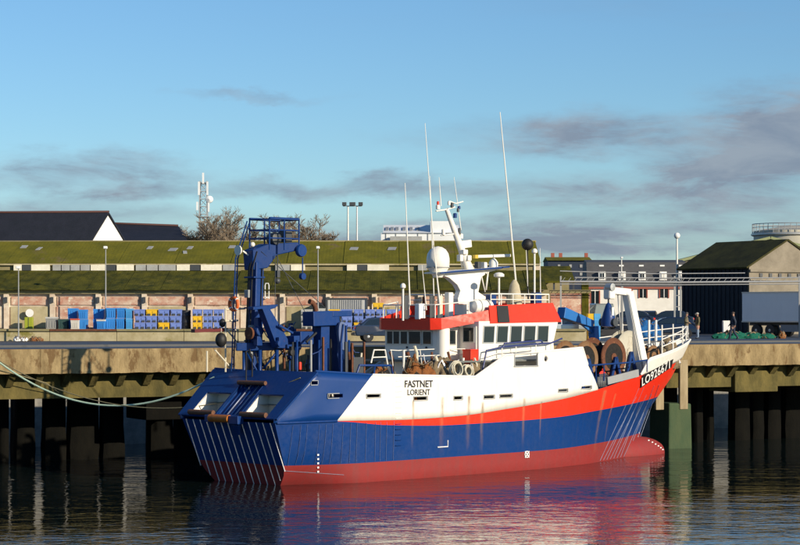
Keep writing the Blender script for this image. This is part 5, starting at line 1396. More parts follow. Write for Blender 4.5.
# satellite mushrooms on stalks, flying bridge kit
for px, y0, y1, v, rr_ in ((499, 276, 300, 1.6, .24), (534.5, 252, 300, 0.8, .13), (403, 287, 315, 0.6, .12)):
    a, b_ = L(px, y0, v), L(px, y1, v)
    mb = MB(); mb.tube([b_ + Vector((0, 0, -0.25)), a], 0.045, 8); mb.lathe([(0.05, -0.08), (rr_, -0.03), (rr_, 0.08), (rr_ * 0.6, 0.15), (0.02, 0.17)], a, 14); mb.build('antenna_mushroom', M['white'], mast)
mb = MB(); c_ = L(527.5, 244.5, 1.0); mb.sphere(c_, 0.28); mb.tube([c_, L(528, 300, 1.0)], 0.03, 6); mb.build('black_day_ball', M['black'], mast)
# flying-bridge rails
mb = MB()
pr = [(u, -2.55, 7.95) for u in (13.5, 15, 16.5, 17.5)] + [(17.6, 0, 7.98), (17.5, 2.55, 7.95), (13.5, 2.55, 7.95)]
mb.tube(pr, 0.03, 6); mb.tube([(p[0], p[1], 7.7) for p in pr], 0.022, 6)
for p in pr + [(14.2, -2.55, 7.95), (15.8, -2.55, 7.95), (14.5, 2.55, 7.95), (16, 2.55, 7.95)]: mb.tube([(p[0], p[1], 7.0), p], 0.025, 6)
ar = [(UA - 0.1, -VA, 7.45), (UA - 0.1, VA, 7.45), (UB, VA + .6, 7.6)]
mb.tube([(13.3, -2.3, 7.75), (UB, -2.2, 7.6)] + ar, 0.028, 6)
for p in [(13.3, -2.3, 7.75), (UB, -2.2, 7.6)] + ar + [(UA - 0.1, 0, 7.45), (UA - .1, .8, 7.45), (UA - .1, -.8, 7.45)]: mb.tube([(p[0], p[1], 6.75), p], 0.025, 6)
mb.build('flying_bridge_rail', M['white'], wheel)
# canvas-covered console and liferaft canister
mb = MB(); c_ = L(514.5, 297, 1.2); 
mb.lathe([(0.34, -0.75), (0.36, -0.3), (0.3, 0.1), (0.22, 0.5), (0.1, 0.72), (0.02, 0.76)], c_ + Vector((0, 0, 0.05)), 12); mb.build('canvas_cover', rough_mat('canvas', (0.52, 0.46, 0.33), (0.42, 0.37, 0.26), 4, 0.9, 0.8), wheel)
mb = MB(); c_ = L(481, 307, 2.2); mb.lathe([(0.05, -0.62), (0.28, -0.55), (0.32, -0.4), (0.32, 0.4), (0.28, 0.55), (0.05, 0.62)], c_ + Vector((0, 0, 0.02)), 18, 'x'); mb.build('liferaft_canister', M['white'], wheel)
mb = MB()
for dx in (-0.25, 0.25): mb.lathe([(0.335, dx - 0.03), (0.335, dx + 0.03)], c_ + Vector((0, 0, 0.02)), 18, 'x')
mb.build('canister_strap', M['grey'], wheel)
for px, py, mt, s_, v in ((536, 298, 'gblue', (.4, .4, .5), 1.4), (491, 297, 'gblue', (.45, .3, .2), 1.0), (405, 301, 'dgrey', (.25, .25, .5), 0.2), (432, 300, 'dgrey', (.3, .08, .4), 0.0), (424, 302, 'rust', (.08, .2, .5), 0.2), (440, 301, 'cream', (.2, .2, .5), .2), (449, 299, 'white', (.3, .3, .6), .4), (420, 307, 'pgrey', (.4, .3, .3), .8)):
    c_ = L(px, py, v); bt_ = 6.8
    mb = MB(); mb.box((c_.x, c_.y, (c_.z + s_[2] / 2 + bt_) / 2), (s_[0], s_[1], c_.z + s_[2] / 2 - bt_)); mb.build('roof_fitting', M[mt], wheel, bevel=0.04)

# ---- foredeck: net drums, crane, rails
def net_drum(u, v0, r_, w_, rim, fill, nm):
    zc = dz(u) + r_ + 0.35 if nm != 'small_drum' else dz(u) + r_ + 0.3
    zc = max(zc, 4.9)
    d_ = link(nm, MB().lathe([(0.1, -w_ / 2 + 0.05), (r_ * 0.55, -w_ / 2 + 0.06), (r_ * 0.62, 0), (r_ * 0.55, w_ / 2 - 0.06), (0.1, w_ / 2 - 0.05)], (u, -v0, zc), 22, 'y').mesh(nm, fill), ship)
    for sg in (-1, 1):
        mb = MB(); c_ = (u, -v0 + sg * w_ / 2, zc)
        mb.lathe([(r_ * 0.74, 0.03), (r_ * 0.74, -0.03), (r_ * 0.97, -0.03), (r_, -0.05), (r_ + 0.03, 0), (r_, 0.05), (r_ * 0.97, 0.03), (r_ * 0.74, 0.03)], c_, 30, 'y', caps=False); mb.lathe([(0.1, -0.05), (0.2, -0.05), (0.2, 0.05), (0.1, 0.05)], c_, 16, 'y')
        f_ = mb.build('drum_flange', rim, d_)
        mb = MB(); mb.lathe([(0.05, -0.02), (r_ * 0.76, -0.015), (r_ * 0.76, 0.015), (0.05, 0.02)], c_, 30, 'y'); mb.build('flange_disc', fill if rim is not M['drumpale'] else rim, f_)
        mb = MB(); mb.bar((u - 0.45, c_[1] + sg * 0.15, dz(u)), (u, c_[1] + sg * 0.15, zc), 0.1, 0.16); mb.bar((u + 0.45, c_[1] + sg * 0.15, dz(u)), (u, c_[1] + sg * 0.15, zc), 0.1, 0.16); mb.build('drum_stand', M['gblue'], d_)
    return d_
M['drumpale'] = paint('pale_drum', (0.50, 0.47, 0.38), 0.6, 0.6, 0.4, streak=False, thr=0.55)
M['netdark'] = rough_mat('dark_net', (0.035, 0.032, 0.03), (0.02, 0.02, 0.02), 8, 0.95, 1.0)
M['drumtan'] = paint('tan_drum', (0.22, 0.12, 0.055), 0.6, 0.8, 0.4, streak=False, thr=0.5)
pz = L(577, 341, 1.0); net_drum(pz.x - 0.1, 1.0, 0.85, 1.3, M['drumtan'], M['netdark'], 'net_drum')
pz = L(603, 339, 1.0); net_drum(pz.x, 1.0, 0.92, 1.3, M['rust'], M['netdark'], 'net_drum')
pz = L(625, 341, 1.3); net_drum(pz.x, 1.3, 1.02, 0.5, M['drumpale'], M['netdark'], 'net_drum')
pz = L(651, 350, 0.5); net_drum(pz.x, 0.4, 0.5, 0.5, M['drumtan'], M['netdark'], 'small_drum')
# tubular fence between house and bow
mb = MB()
mb.tube([L(583, 366, 3.2), L(610, 364, 3.15), L(630, 362.5, 3.0), L(647, 360, 2.8)], 0.04, 6)
for px, a, b in ((588, 366, 384), (596, 365, 383), (604, 364.5, 381), (647, 360, 372)): mb.tube([L(px, a, 3.15), L(px, b, 3.15)], 0.03, 6)
mb.build('foredeck_rail', M['gblue'], ship)
mb = MB()
for i in range(7): mb.tube([L(598 + i * 1.4, 377, 3.0), L(598 + i * 1.4, 387, 3.0)], 0.02, 5)
mb.build('grating', M['grey'], ship)
mb = MB(); a, b_ = L(607, 381, 3.1), L(638, 373, 2.9); mb.bar(a, b_, 0.1, 0.35); mb.build('hatch_coaming', M['grey'], ship)
# white bow crane (inverted L of box beams)
b0, b1 = L(644, 372, 1.9), L(627.5, 292, 1.2)
cr = link('bow_gantry', MB().bar(b0 + Vector((0, 0, -0.35)), b1, 0.62, 0.42, w1=0.5, h1=0.32, up=(0, 1, 0)).mesh('bow_gantry', M['white']), ship)
mb = MB(); mb.bar(b0.lerp(b1, 0.02) + Vector((-0.24, -0.02, 0)), b0.lerp(b1, 0.96) + Vector((-0.2, -0.02, 0)), 0.34, 0.1, up=(1, 0, 0)); mb.build('gantry_web', M['grey'], cr)
a = L(611, 290.5, 1.0)
mb = MB(); mb.bar(b1 + Vector((0.1, 0, -0.02)), a, 0.42, 0.34); mb.build('gantry_arm', M['white'], cr, bevel=0.04)
mb = MB(); mb.box(a + Vector((-0.12, 0, -0.12)), (0.45, 0.45, 0.62)); mb.build('gantry_knuckle', M['white'], cr, bevel=0.08)
mb = MB(); mb.lathe([(0.02, -0.2), (0.19, -0.18), (0.19, 0.18), (0.02, 0.2)], a + Vector((-0.2, -0.1, 0.16)), 16, 'y'); mb.build('gantry_sheave', M['alu'], cr)
mb = MB(); mb.tube([a + Vector((0.4, -0.1, -0.1)), L(621, 336, 1.2)], 0.035, 6); mb.build('ram', M['alu'], cr)
h0 = a + Vector((-0.2, 0, -0.3))
mb = MB(); mb.tube([h0, h0 + Vector((0, 0, -0.35))], 0.04, 6); mb.build('hoist_wire', M['dgrey'], cr)
# blue power block hanging from it
pbk = thing('power_block', 'navy blue bell-shaped power block hanging from the white bow gantry', 'power block', ship_w(h0 + Vector((0, 0, -0.3))), SRZ)
mb = MB(); mb.lathe([(0.05, 0), (0.13, -0.1), (0.24, -0.42), (0.36, -0.85), (0.37, -1.15), (0.1, -1.2)], (0, 0, 0), 14); mb.build('block_cheek', M['gblue'], pbk)
mb = MB(); mb.box((0, -0.24, -0.42), (0.16, 0.1, 0.4)); mb.build('cheek_plate', M['white'], pbk)
mb = MB(); mb.lathe([(0.02, -0.46), (0.2, -0.46), (0.2, 0.46), (0.02, 0.46)], (0, 0, -0.95), 14, 'y'); mb.build('sheave', M['dgrey'], pbk)
# bow rails
mb = MB()
tops = [(662, 325, 2.2), (673, 324, 1.6), (683, 326, .9), (689, 331, .2)]
for px, py, v in tops:
    p = L(px, py, v); u = p.x; y = min(abs(p.y), hull_y(u, 5.3) - 0.05)
    zt_ = float(np.interp(u, [24.2, 24.75, 27.5, 31.75], [4.12, 4.88, 5.22, 5.74]))
    for s_ in (-1, 1): mb.tube([(u, s_ * y, zt_ - 0.1), (u, s_ * y, p.z)], 0.035, 6)
pts = []
for hgt in (0.35, 0.7):
    for s_ in (-1, 1):
        pl2 = []
        for px, py, v in tops:
            p = L(px, py, v); u = p.x; y = min(abs(p.y), hull_y(u, 5.3) - 0.05)
            zt_ = float(np.interp(u, [24.2, 24.75, 27.5, 31.75], [4.12, 4.88, 5.22, 5.74])); pl2.append((u, s_ * y, zt_ + hgt))
        mb.tube(pl2, 0.028, 6)
mb.build('bow_rail', M['white'], ship)
for px, y0, y1, v in ((649, 320, 332, 0.3), (656, 320, 331, 0.5)):
    mb = MB(); a = L(px, y0, v); mb.tube([(a.x, a.y, dz(a.x)), a], 0.06, 6); mb.build('bow_post', M['white'], ship)
# anchor windlass
c_ = L(662, 341, 0.3)
mb = MB(); mb.lathe([(0.05, -0.5), (0.3, -0.5), (0.3, -0.42), (0.17, -0.4), (0.17, 0.4), (0.3, 0.42), (0.3, 0.5), (0.05, 0.5)], (c_.x, 0, dz(c_.x) + 0.7), 16, 'y'); mb.box((c_.x, 0, dz(c_.x) + 0.3), (0.7, 0.9, 0.65)); mb.build('windlass', paint('windlass_paint', (0.2, 0.17, 0.1), 0.6, 0.7, 0.4, streak=False, thr=0.5), ship, bevel=0.02)
# blue folding crane jib behind the wheelhouse front
mb = MB(); mb.bar(L(561, 312.5, -1.0), L(591, 324, -1.0), 0.5, 0.55, w1=0.4, h1=0.36); cj = mb.build('crane_jib', paint('crane_blue', (0.02, 0.14, 0.42), 0.45, 0.3, 0.2, streak=False), ship, bevel=0.03)
a = L(594, 326, -1.0); mb = MB(); mb.bar((a.x, a.y, dz(a.x)), a, 0.4, 0.4); mb.bar(L(575, 318, -1.0), L(595, 335, -1.0), 0.14, 0.14); mb.build('crane_post', cj.data.materials[0], cj, bevel=0.03)

# ------------------------------------------------------------------ things on the trawler's deck
M['net_or'] = rough_mat('orange_net', (0.42, 0.16, 0.05), (0.25, 0.10, 0.04), 9, 0.95, 1.0, c3=(0.10, 0.07, 0.05), thr=0.56, dist=0.08)
M['net_tan'] = rough_mat('tan_net', (0.40, 0.31, 0.19), (0.24, 0.18, 0.11), 9, 0.95, 1.0, c3=(0.10, 0.08, 0.06), thr=0.58, dist=0.08)
M['net_gr'] = rough_mat('green_net', (0.02, 0.20, 0.13), (0.015, 0.11, 0.08), 7, 0.95, 1.0, c3=(0.03, 0.06, 0.05), thr=0.6, dist=0.08)
M['net_dk'] = rough_mat('dark_gear', (0.06, 0.055, 0.05), (0.03, 0.03, 0.03), 7, 0.95, 1.0, c3=(0.15, 0.08, 0.04), thr=0.62, dist=0.08)
def heap(name, label, cat, loc, size, mat, seed, group=None):
    """a slumped heap with folds and strands"""
    t = thing(name, label, cat, loc, SRZ if name != 'net_heap_q' else 0, group)
    bm = bmesh.new(); bmesh.ops.create_icosphere(bm, subdivisions=4, radius=1)
    for v in bm.verts:
        n = mnoise.fractal(v.co * 2.1 + Vector((seed, 0, 0)), 1.0, 2.0, 4) * 0.33 + mnoise.noise(v.co * 6 + Vector((0, seed, 0))) * 0.1
        v.co = v.co * (1 + n)
        v.co = Vector((v.co.x * size[0] / 2, v.co.y * size[1] / 2, max(-0.05, v.co.z * 0.75 + 0.3) * size[2] * 0.85))
    me = bpy.data.meshes.new(name); bm.to_mesh(me); bm.free(); me.materials.append(mat)
    me.polygons.foreach_set('use_smooth', [True] * len(me.polygons))
    link('netting', me, t)
    rnd = random.Random(seed); mb = MB()
    for k in range(7):
        a = rnd.uniform(0, 6.28); pts = []
        for j in range(7):
            q = j / 6; an = a + (q - 0.5) * 2.2
            rx = 0.52 - 0.3 * math.sin(q * math.pi)
            pts.append((math.cos(an) * size[0] * rx, math.sin(an) * size[1] * rx, size[2] * (0.12 + 0.78 * math.sin(q * math.pi)) + rnd.uniform(-.03, .05)))
        mb.tube(pts, 0.028, 5)
    mb.build('rope_strand', M['net_tan'] if mat is not M['net_tan'] else M['wear'], t)
    return t
def on_deck(px, v, z=None):
    p = L(px, 360, v); return ship_w(Vector((p.x, -v, dz(p.x) if z is None else z)))
heap('net_heap', 'rust orange net heap on the working deck beside the white trestle', 'net', on_deck(379, 1.2), (1.4, 1.2, 1.55), M['net_or'], 1)
heap('net_heap', 'dark gear heap just inside the blue and white bulwark edge', 'net', on_deck(388, 2.3), (1.7, 1.0, 1.35), M['net_dk'], 2)
heap('net_heap', 'tall orange net bundle under the aft bridge windows', 'net', on_deck(413, 1.9), (0.9, 0.8, 2.0), M['net_or'], 3)
heap('net_heap', 'brown orange net heap behind the boat name', 'net', on_deck(427, 2.0), (1.3, 0.9, 1.75), M['net_or'], 4)
heap('net_heap', 'tan net pile at the foot of the white vent trunk', 'net', on_deck(443, 2.3), (1.4, 0.9, 1.9), M['net_tan'], 5)
heap('net_heap', 'dark low net heap between the orange bundles and the bulwark', 'net', on_deck(420, 2.7), (2.6, 0.7, 1.2), M['net_dk'], 6)
heap('net_heap', 'tan rope heap in front of the red locker', 'net', on_deck(474, 2.8), (1.0, 0.6, 1.75), M['net_tan'], 9)
heap('net_heap', 'olive brown gear heap on the foredeck by the bow rail', 'net', on_deck(667, 0.2), (1.3, 1.3, 1.5), M['net_tan'], 12)
def coil(label, c_, r_, seed, mat):
    t = thing('rope_coil', label, 'rope', ship_w(c_), SRZ, None)
    rnd = random.Random(seed)
    for k in range(9):
        mb = MB(); rr = r_ * rnd.uniform(0.7, 1.0); tx_, tz_ = rnd.uniform(-.3, .3), rnd.uniform(-.25, .25)
        mb.tube([(math.cos(a) * rr, math.sin(a) * tx_ * rr + (k - 4) * 0.035, math.sin(a) * rr + tz_ * 0.1 * math.cos(a)) for a in [i * math.pi / 9 for i in range(18)]], 0.032, 6, closed=True)
        mb.build('rope_turn', mat, t)
M['ropew'] = rough_mat('pale_rope', (0.62, 0.58, 0.46), (0.45, 0.42, 0.33), 12, 0.9, 0.6)
# clutter of the working deck: posts, wires, hoses
for i, (px, y0, v, r_, mt) in enumerate(((392, 352, 1.0, .06, 'rust'), (403, 350, 1.6, .05, 'white'), (408, 352, 1.3, .09, 'rust'), (416, 346, 1.9, .07, 'cream'), (431, 352, 1.7, .05, 'rust'), (437, 356, 2.2, .08, 'cream'), (449, 352, 2.4, .06, 'rust'), (462, 358, 2.5, .05, 'white'), (476, 358, 2.9, .05, 'cream'), (349, 352, 1.2, .06, 'rust'), (360, 353, 1.5, .05, 'cream'))):
    a = L(px, y0, v); mb = MB(); mb.tube([(a.x, a.y, dz(a.x)), (a.x + 0.05, a.y, a.z - 0.3), (a.x + random.uniform(-.15, .15), a.y, a.z)], r_, 8); mb.build('deck_post', M[mt], ship)
for i, (px, py, v, rr_, mt) in enumerate(((396, 362, 2.0, .32, 'rust'), (434, 364, 2.6, .28, 'rust'), (408, 368, 2.8, .22, 'orange'))):
    a = L(px, py, v); mb = MB(); mb.lathe([(0.03, -.3), (rr_, -.3), (rr_, -.26), (rr_ * .5, -.24), (rr_ * .5, .24), (rr_, .26), (rr_, .3), (0.03, .3)], (a.x, a.y, dz(a.x) + rr_ + 0.15), 16, 'y'); mb.box((a.x, a.y, dz(a.x) + 0.1), (.5, .6, .22)); mb.build('deck_winch', M[mt], ship)
for i in range(7):
    a, b_ = L(random.uniform(385, 470), random.uniform(358, 372), 2.6), L(random.uniform(385, 470), random.uniform(352, 368), 1.8)
    m_ = a.lerp(b_, 0.5) - Vector((0, 0, 0.25)); mb = MB(); mb.tube([a, a.lerp(m_, .5) - Vector((0, 0, .08)), m_, m_.lerp(b_, .5) - Vector((0, 0, .08)), b_], 0.022, 5); mb.build('slack_rope', M[('net_or', 'net_tan', 'wear')[i % 3]], ship)
p = L(456, 369, 2.95); coil('large pale rope coil hung inside the white bulwark', p, 0.36, 1, M['ropew'])
p = L(467, 371, 2.98); coil('smaller pale rope coil next to the sloping bulwark step', p, 0.27, 2, M['ropew'])
# lifebuoy by the stern tower
p = L(234.5, 304, -1.9)
lbu = thing('lifebuoy', 'orange lifebuoy hung on the port stern frame', 'lifebuoy', ship_w(p), SRZ)
mb = MB(); mb.tube([(-0.05, math.cos(a) * 0.27, math.sin(a) * 0.27) for a in [i * math.pi / 12 for i in range(24)]], 0.07, 8, closed=True); mb.build('ring', M['lifeorange'], lbu)
for a in (0.8, 2.4, 3.9, 5.5):
    mb = MB(); mb.tube([(-0.05, math.cos(a + da) * 0.27, math.sin(a + da) * 0.27) for da in (-.1, 0, .1)], 0.078, 8); mb.build('reflective_band', M['textw'], lbu)
# pale pipe frame and red bench plank on the port quarter, part of the ship
mb = MB()
for pts in ([(225.5, 308), (225.5, 372)], [(225.5, 309.5), (246, 308.5)], [(226, 321), (238, 320.5)], [(227, 330), (238, 330), (238, 343), (232, 336), (227, 330)], [(207, 351), (207, 372)], [(215, 350), (231, 368)]):
    mb.tube([L(a, b, -2.1) for a, b in pts], 0.04, 6)
mb.build('quarter_frame', M['cream'], ship)
mb = MB(); mb.bar(L(193, 331, -2.3), L(226, 329.5, -2.3), 0.25, 0.14); mb.build('red_gangplank', plain('dark_red', (0.12, 0.015, 0.015)), ship)
for px, py, rr_ in ((221, 340, .25), (222.5, 323, .15)):
    c_ = L(px, py, -2.2)
    t = thing('buoy_fender', 'black round fender hung from the port stern frame' if rr_ > .2 else 'smaller black fender above the round one on the stern frame', 'fender', ship_w(c_), SRZ)
    mb = MB(); mb.sphere((0, 0, 0), rr_, 0, 14, 10, (1, 1, 1.25)); mb.build('body', M['black'], t)
    mb = MB(); mb.tube([(0, 0, rr_ * 1.2), (0, 0, rr_ * 1.2 + 0.25)], 0.03, 6); mb.build('eye_rope', M['ropew'], t)

# ------------------------------------------------------------------ mooring lines
def rope(label, pts, r_, mat):
    t = MB(); t.tube(pts, r_, 7); o = t.build('mooring_line', mat); return setp(o, label, 'mooring line')
M['rope_g'] = rough_mat('mint_rope', (0.50, 0.66, 0.50), (0.42, 0.55, 0.42), 10, 0.85, 0.4)
M['rope_d'] = rough_mat('dull_rope', (0.26, 0.23, 0.13), (0.2, 0.17, 0.1), 10, 0.9, 0.4)
A_ = ship_w(Vector((1.75, 2.75, 4.36)))
B_ = QW(-1.6, 0.3, ZQ + 0.3)
def cat_pts(A_, B_, sag, n=28):
    return [A_.lerp(B_, i / n) - Vector((0, 0, sag * 4 * (i / n) * (1 - i / n))) for i in range(n + 1)]
rope('pale green mooring line sagging from the blue stern to the jetty', cat_pts(A_, B_, 1.95), 0.042, M['rope_g'])
A2 = ship_w(Vector((1.75, -2.6, 4.42)))
rope('thin brown mooring line crossing the stern slope', cat_pts(A2, QW(-1.8, 0.3, ZQ + 0.3), 2.0), 0.022, M['rope_d'])
rope('slack dark line hanging from the jetty edge', [QW(-5, -0.4, 5.3), QW(-1, -0.42, 4.6), QW(1.5, -0.2, 3.9), QW(2.6, 0.70, 3.25)], 0.02, M['rope_d'])
for s_ in (-1.7, 25.0):
    bo = thing('bollard', 'iron bollard on the jetty edge holding the stern lines' if s_ < 0 else 'iron bollard on the jetty hidden behind the bow', 'bollard', QW(s_, 0.9, ZQ), QA)
    mb = MB(); mb.lathe([(0.24, 0), (0.24, 0.06), (0.15, 0.1), (0.14, 0.4), (0.22, 0.48), (0.2, 0.56), (0.02, 0.6)], (0, 0, 0), 14); mb.build('post', M['dgrey'], bo)

# ------------------------------------------------------------------ fish bins on the loading platform
ZP = 6.14
def bin_proto(w_, d_, h_, mat, slots, lid=None):
    """an insulated fish bin: tapered shell with rim, two fork slots and feet"""
    mb = MB()
    a, b = w_ / 2, d_ / 2
    prof = [(0.0, 0.96), (0.06, 0.98), (h_ * 0.82, 1.01), (h_ * 0.84, 1.04), (h_ - 0.01, 1.04)]
    vs_ = []
    for z, s_ in prof:
        for x, y in ((-a, -b), (a, -b), (a, b), (-a, b)): vs_.append((x * s_ * 0.94, y * s_ * 0.94, z))
    fs = [(i * 4 + j, i * 4 + (j + 1) % 4, (i + 1) * 4 + (j + 1) % 4, (i + 1) * 4 + j) for i in range(len(prof) - 1) for j in range(4)]
    fs += [(0, 1, 2, 3), (16, 17, 18, 19)]
    mb.add(vs_, fs)
    shell = mb.mesh('shell', mat)
    parts = [('shell', shell)]
    if slots:
        for sx_ in (-0.24, 0.24):
            m2 = MB(); m2.box((sx_ * w_, -b * 0.9, 0.07), (w_ * 0.27, 0.1, 0.11)); parts.append(('fork_slot', m2.mesh('fork_slot', M['dgrey'])))
            m2 = MB(); m2.box((sx_ * w_, -b * 0.935, h_ * 0.55), (w_ * 0.30, 0.05, h_ * 0.32)); parts.append(('side_rib', m2.mesh('side_rib', mat)))
    else:
        m2 = MB()
        for sx_ in (-0.35, -0.12, 0.12, 0.35): m2.box((sx_ * w_, -b * 0.935, h_ * 0.45), (0.05, 0.05, h_ * 0.6))
        parts.append(('side_rib', m2.mesh('side_rib', mat)))
    if lid:
        m2 = MB(); m2.box((0, 0, h_ + 0.03), (w_ * 1.02, d_ * 1.02, 0.09)); parts.append(('lid', m2.mesh('lid', lid)))
    return parts
def bmat(n, c): return paint('bin_' + n, c, 0.55, 0.12, 0.3, streak=True, rustcol=tuple(x * 0.4 + .03 for x in c), thr=0.62)
BM = {'sky': bmat('bright_blue', (0.03, 0.22, 0.60)), 'lav': bmat('lavender', (0.16, 0.24, 0.58)), 'yel': bmat('yellow', (0.75, 0.46, 0.02)), 'gry': bmat('grey', (0.46, 0.46, 0.44)),
      'dgr': bmat('dark_green', (0.03, 0.07, 0.065)), 'wht': bmat('white', (0.6, 0.57, 0.5)), 'mgr': bmat('mid_grey', (0.26, 0.26, 0.25)), 'pal': bmat('pale_blue', (0.07, 0.33, 0.66))}
cache = {}
def place_bin(kind, px0, px1, tier, nt_, d, h_, label, group, slots, lid=None, jx=0.0):
    w_ = (px1 - px0) * d / F * 0.99
    key = (kind, round(w_, 1), slots, bool(lid), h_)
    if key not in cache: cache[key] = bin_proto(round(w_, 1) * 0.99, 0.95, h_, BM[kind], slots, lid)
    t = thing('fish_bin', label, 'fish bin', (xat((px0 + px1) / 2, d) + random.uniform(-.02, .02), d + random.uniform(-.05, .05), ZP + tier * h_), random.uniform(-.05, .05), group)
    for nm, me in cache[key]: link(nm, me, t)
tiern = {2: ('lower', 'upper'), 3: ('bottom', 'middle', 'top')}
def stack(kinds, px0, px1, where, h_, slots, d=135.4):
    cn = {'sky': 'bright blue', 'lav': 'lavender blue', 'yel': 'yellow', 'gry': 'pale grey', 'pal': 'pale blue'}
    n = len(kinds)
    for i, k in enumerate(kinds):
        tn = tiern[n][i] if n in tiern else ''
        place_bin(k, px0, px1, i, n, d, h_, '%s fish bin, %s of stack %s' % (cn[k], tn, where), 'fish bins stacked on the loading platform', slots)
stack(['sky', 'sky'], 69, 78, 'behind the red-lidded bin', 0.64, False, 136.0)
stack(['sky', 'sky'], 79, 87.5, 'between red-lidded bin and lamp post', 0.6, False)
stack(['sky', 'sky'], 94, 105.5, 'just left of the pale lamp post', 0.62, False, 136.2)
stack(['sky', 'sky'], 106.5, 116, 'just right of the pale lamp post', 0.65, False)
stack(['sky', 'sky'], 117, 126, 'second right of the pale lamp post', 0.65, False)
stack(['pal', 'pal'], 126.5, 133, 'beside the first lavender stack', 0.63, False)
HB = 0.405
stack(['lav', 'lav', 'lav'], 135.5, 146.2, 'next to the pale blue bins', HB, True)
stack(['lav', 'lav', 'yel'], 147, 158, 'that is topped by a yellow bin', HB, True)
stack(['yel', 'lav', 'lav'], 159, 170, 'that rests on a yellow bin', HB, True)
stack(['lav', 'lav', 'lav'], 171.2, 182, 'beside the black and red drums', HB, True)
stack(['yel', 'yel', 'lav'], 192.5, 202.8, 'with two yellow bins at its foot', HB, True)
stack(['lav', 'lav', 'lav'], 203.5, 213, 'right of the two yellow bins', HB, True)
stack(['lav', 'lav', 'lav'], 213.8, 224, 'behind the black round fender', HB, True)
stack(['gry', 'gry', 'gry'], 301, 313, 'left of the exhaust pipe', HB, True, 135.6)
stack(['gry', 'gry', 'gry'], 314, 326, 'behind the winch tower', HB * 1.05, True, 136.2)
stack(['lav', 'lav', 'yel'], 328, 340, 'with a yellow top behind the winch tower arm', HB, True)
stack(['lav', 'lav', 'lav'], 341.5, 352.5, 'right of the winch tower arm', HB, True)
stack(['yel', 'lav', 'lav'], 354, 364.2, 'on yellow, before the grey container', HB, True)
stack(['lav', 'lav', 'lav'], 365.2, 375.5, 'in front of the container corner', HB, True)
stack(['lav', 'lav', 'lav'], 376.2, 385.8, 'under the single high yellow bin', HB, True)
stack(['lav', 'yel', 'lav'], 386.6, 396.5, 'beside the red bridge visor', HB, True)
stack(['lav', 'lav', 'lav'], 397.5, 407, 'behind the red bridge visor', HB, True)
for i, k_ in enumerate(['gry', 'gry', 'gry', 'yel']):
    place_bin(k_, 373, 384, i, 4, 136.55, HB, ('grey fish bin carrying the high yellow bin, %s of three' % ('bottom', 'middle', 'top')[i] if i < 3 else 'single yellow fish bin standing highest, above the lavender stacks'), 'fish bins stacked on the loading platform', True)
place_bin('mgr', 46, 57.5, 0, 1, 135.4, 0.66, 'mid grey lidded bin between locker and dark green bin', None, False, BM['gry'])
place_bin('dgr', 58.5, 68.5, 0, 1, 135.3, 0.62, 'dark green bin with pale label beside the mid grey bin', None, False)
place_bin('wht', 71.5, 80, 0, 1, 134.9, 0.56, 'white bin with a red lid in front of the bright blue stacks', None, False, plain('red_lid', (0.5, 0.08, 0.04), 0.6))
place_bin('sky', 98, 106, 0, 1, 134.9, 0.5, 'small bright blue bin with pale lid at the foot of the lamp post', None, False, BM['wht'])
# drums, signs and odds on the platform
for px, mt, lb in ((186, 'black', 'black oil drum between the lavender stack and yellow bins'), (183.6, 'bred', 'dark red drum behind the black oil drum')):
    t = thing('oil_drum', lb, 'drum', (xat(px, 135.6 if mt == 'black' else 136.4), 135.6 if mt == 'black' else 136.4, ZP))
    mb = MB(); mb.lathe([(0.29, 0), (0.3, 0.04), (0.29, 0.36), (0.31, 0.39), (0.29, 0.42), (0.29, 0.78), (0.31, 0.81), (0.29, 0.84), (0.3, 1.16), (0.27, 1.15), (0.02, 1.15)], (0, 0, 0), 18); mb.build('barrel', M[mt], t)
t = thing('round_sign', 'round white sign fixed on the warehouse wall above the yellow green locker', 'sign', (xat(30, 137.85), 137.7, zat(313, 137.85)))
mb = MB(); mb.lathe([(0.01, -0.02), (0.25, -0.02), (0.25, 0.02), (0.01, 0.02)], (0, 0, 0), 22, 'y'); mb.build('disc', M['textw'], t)
mb = MB(); mb.box((0, 0.16, 0), (0.05, 0.3, 0.05)); mb.build('bracket', M['grey'], t)
t = thing('locker', 'yellow green locker standing against the warehouse wall', 'locker', (xat(29, 137.2), 137.2, ZP))
mb = MB(); mb.box((0, 0, 0.36), (0.5, 0.4, 0.72)); mb.build('cabinet', plain('lime_paint', (0.30, 0.34, 0.02), 0.6), t, bevel=0.02)
mb = MB(); mb.box((0, -0.21, 0.36), (0.02, 0.03, 0.66)); mb.build('door_gap', M['dgrey'], t)
# corrugated container behind the bins
ct = thing('container', 'pale grey ribbed container behind the lavender bins', 'container', (xat(347, 136.85), 136.9, ZP))
cw, chh = 41 * 136.9 / F, zat(298, 136.9) - ZP
mb = MB(); mb.box((0, 0, chh / 2 + 0.0), (cw, 1.3, chh)); mb.build('body', BM['gry'], ct)
rib = MB().box((0, -0.67, chh / 2), (0.07, 0.05, chh - 0.25)).mesh('rib', M['limegrey'])
for i in range(15): link('rib', rib, ct, (-cw / 2 + 0.35 + i * (cw - 0.7) / 14, 0, 0))
mb = MB()
for sx_ in (-1, 1): mb.box((sx_ * (cw / 2 - 0.04), -0.66, chh / 2), (0.12, 0.08, chh))
mb.box((0, -0.66, chh - 0.05), (cw, 0.09, 0.1)); mb.build('frame', M['dgrey'], ct)
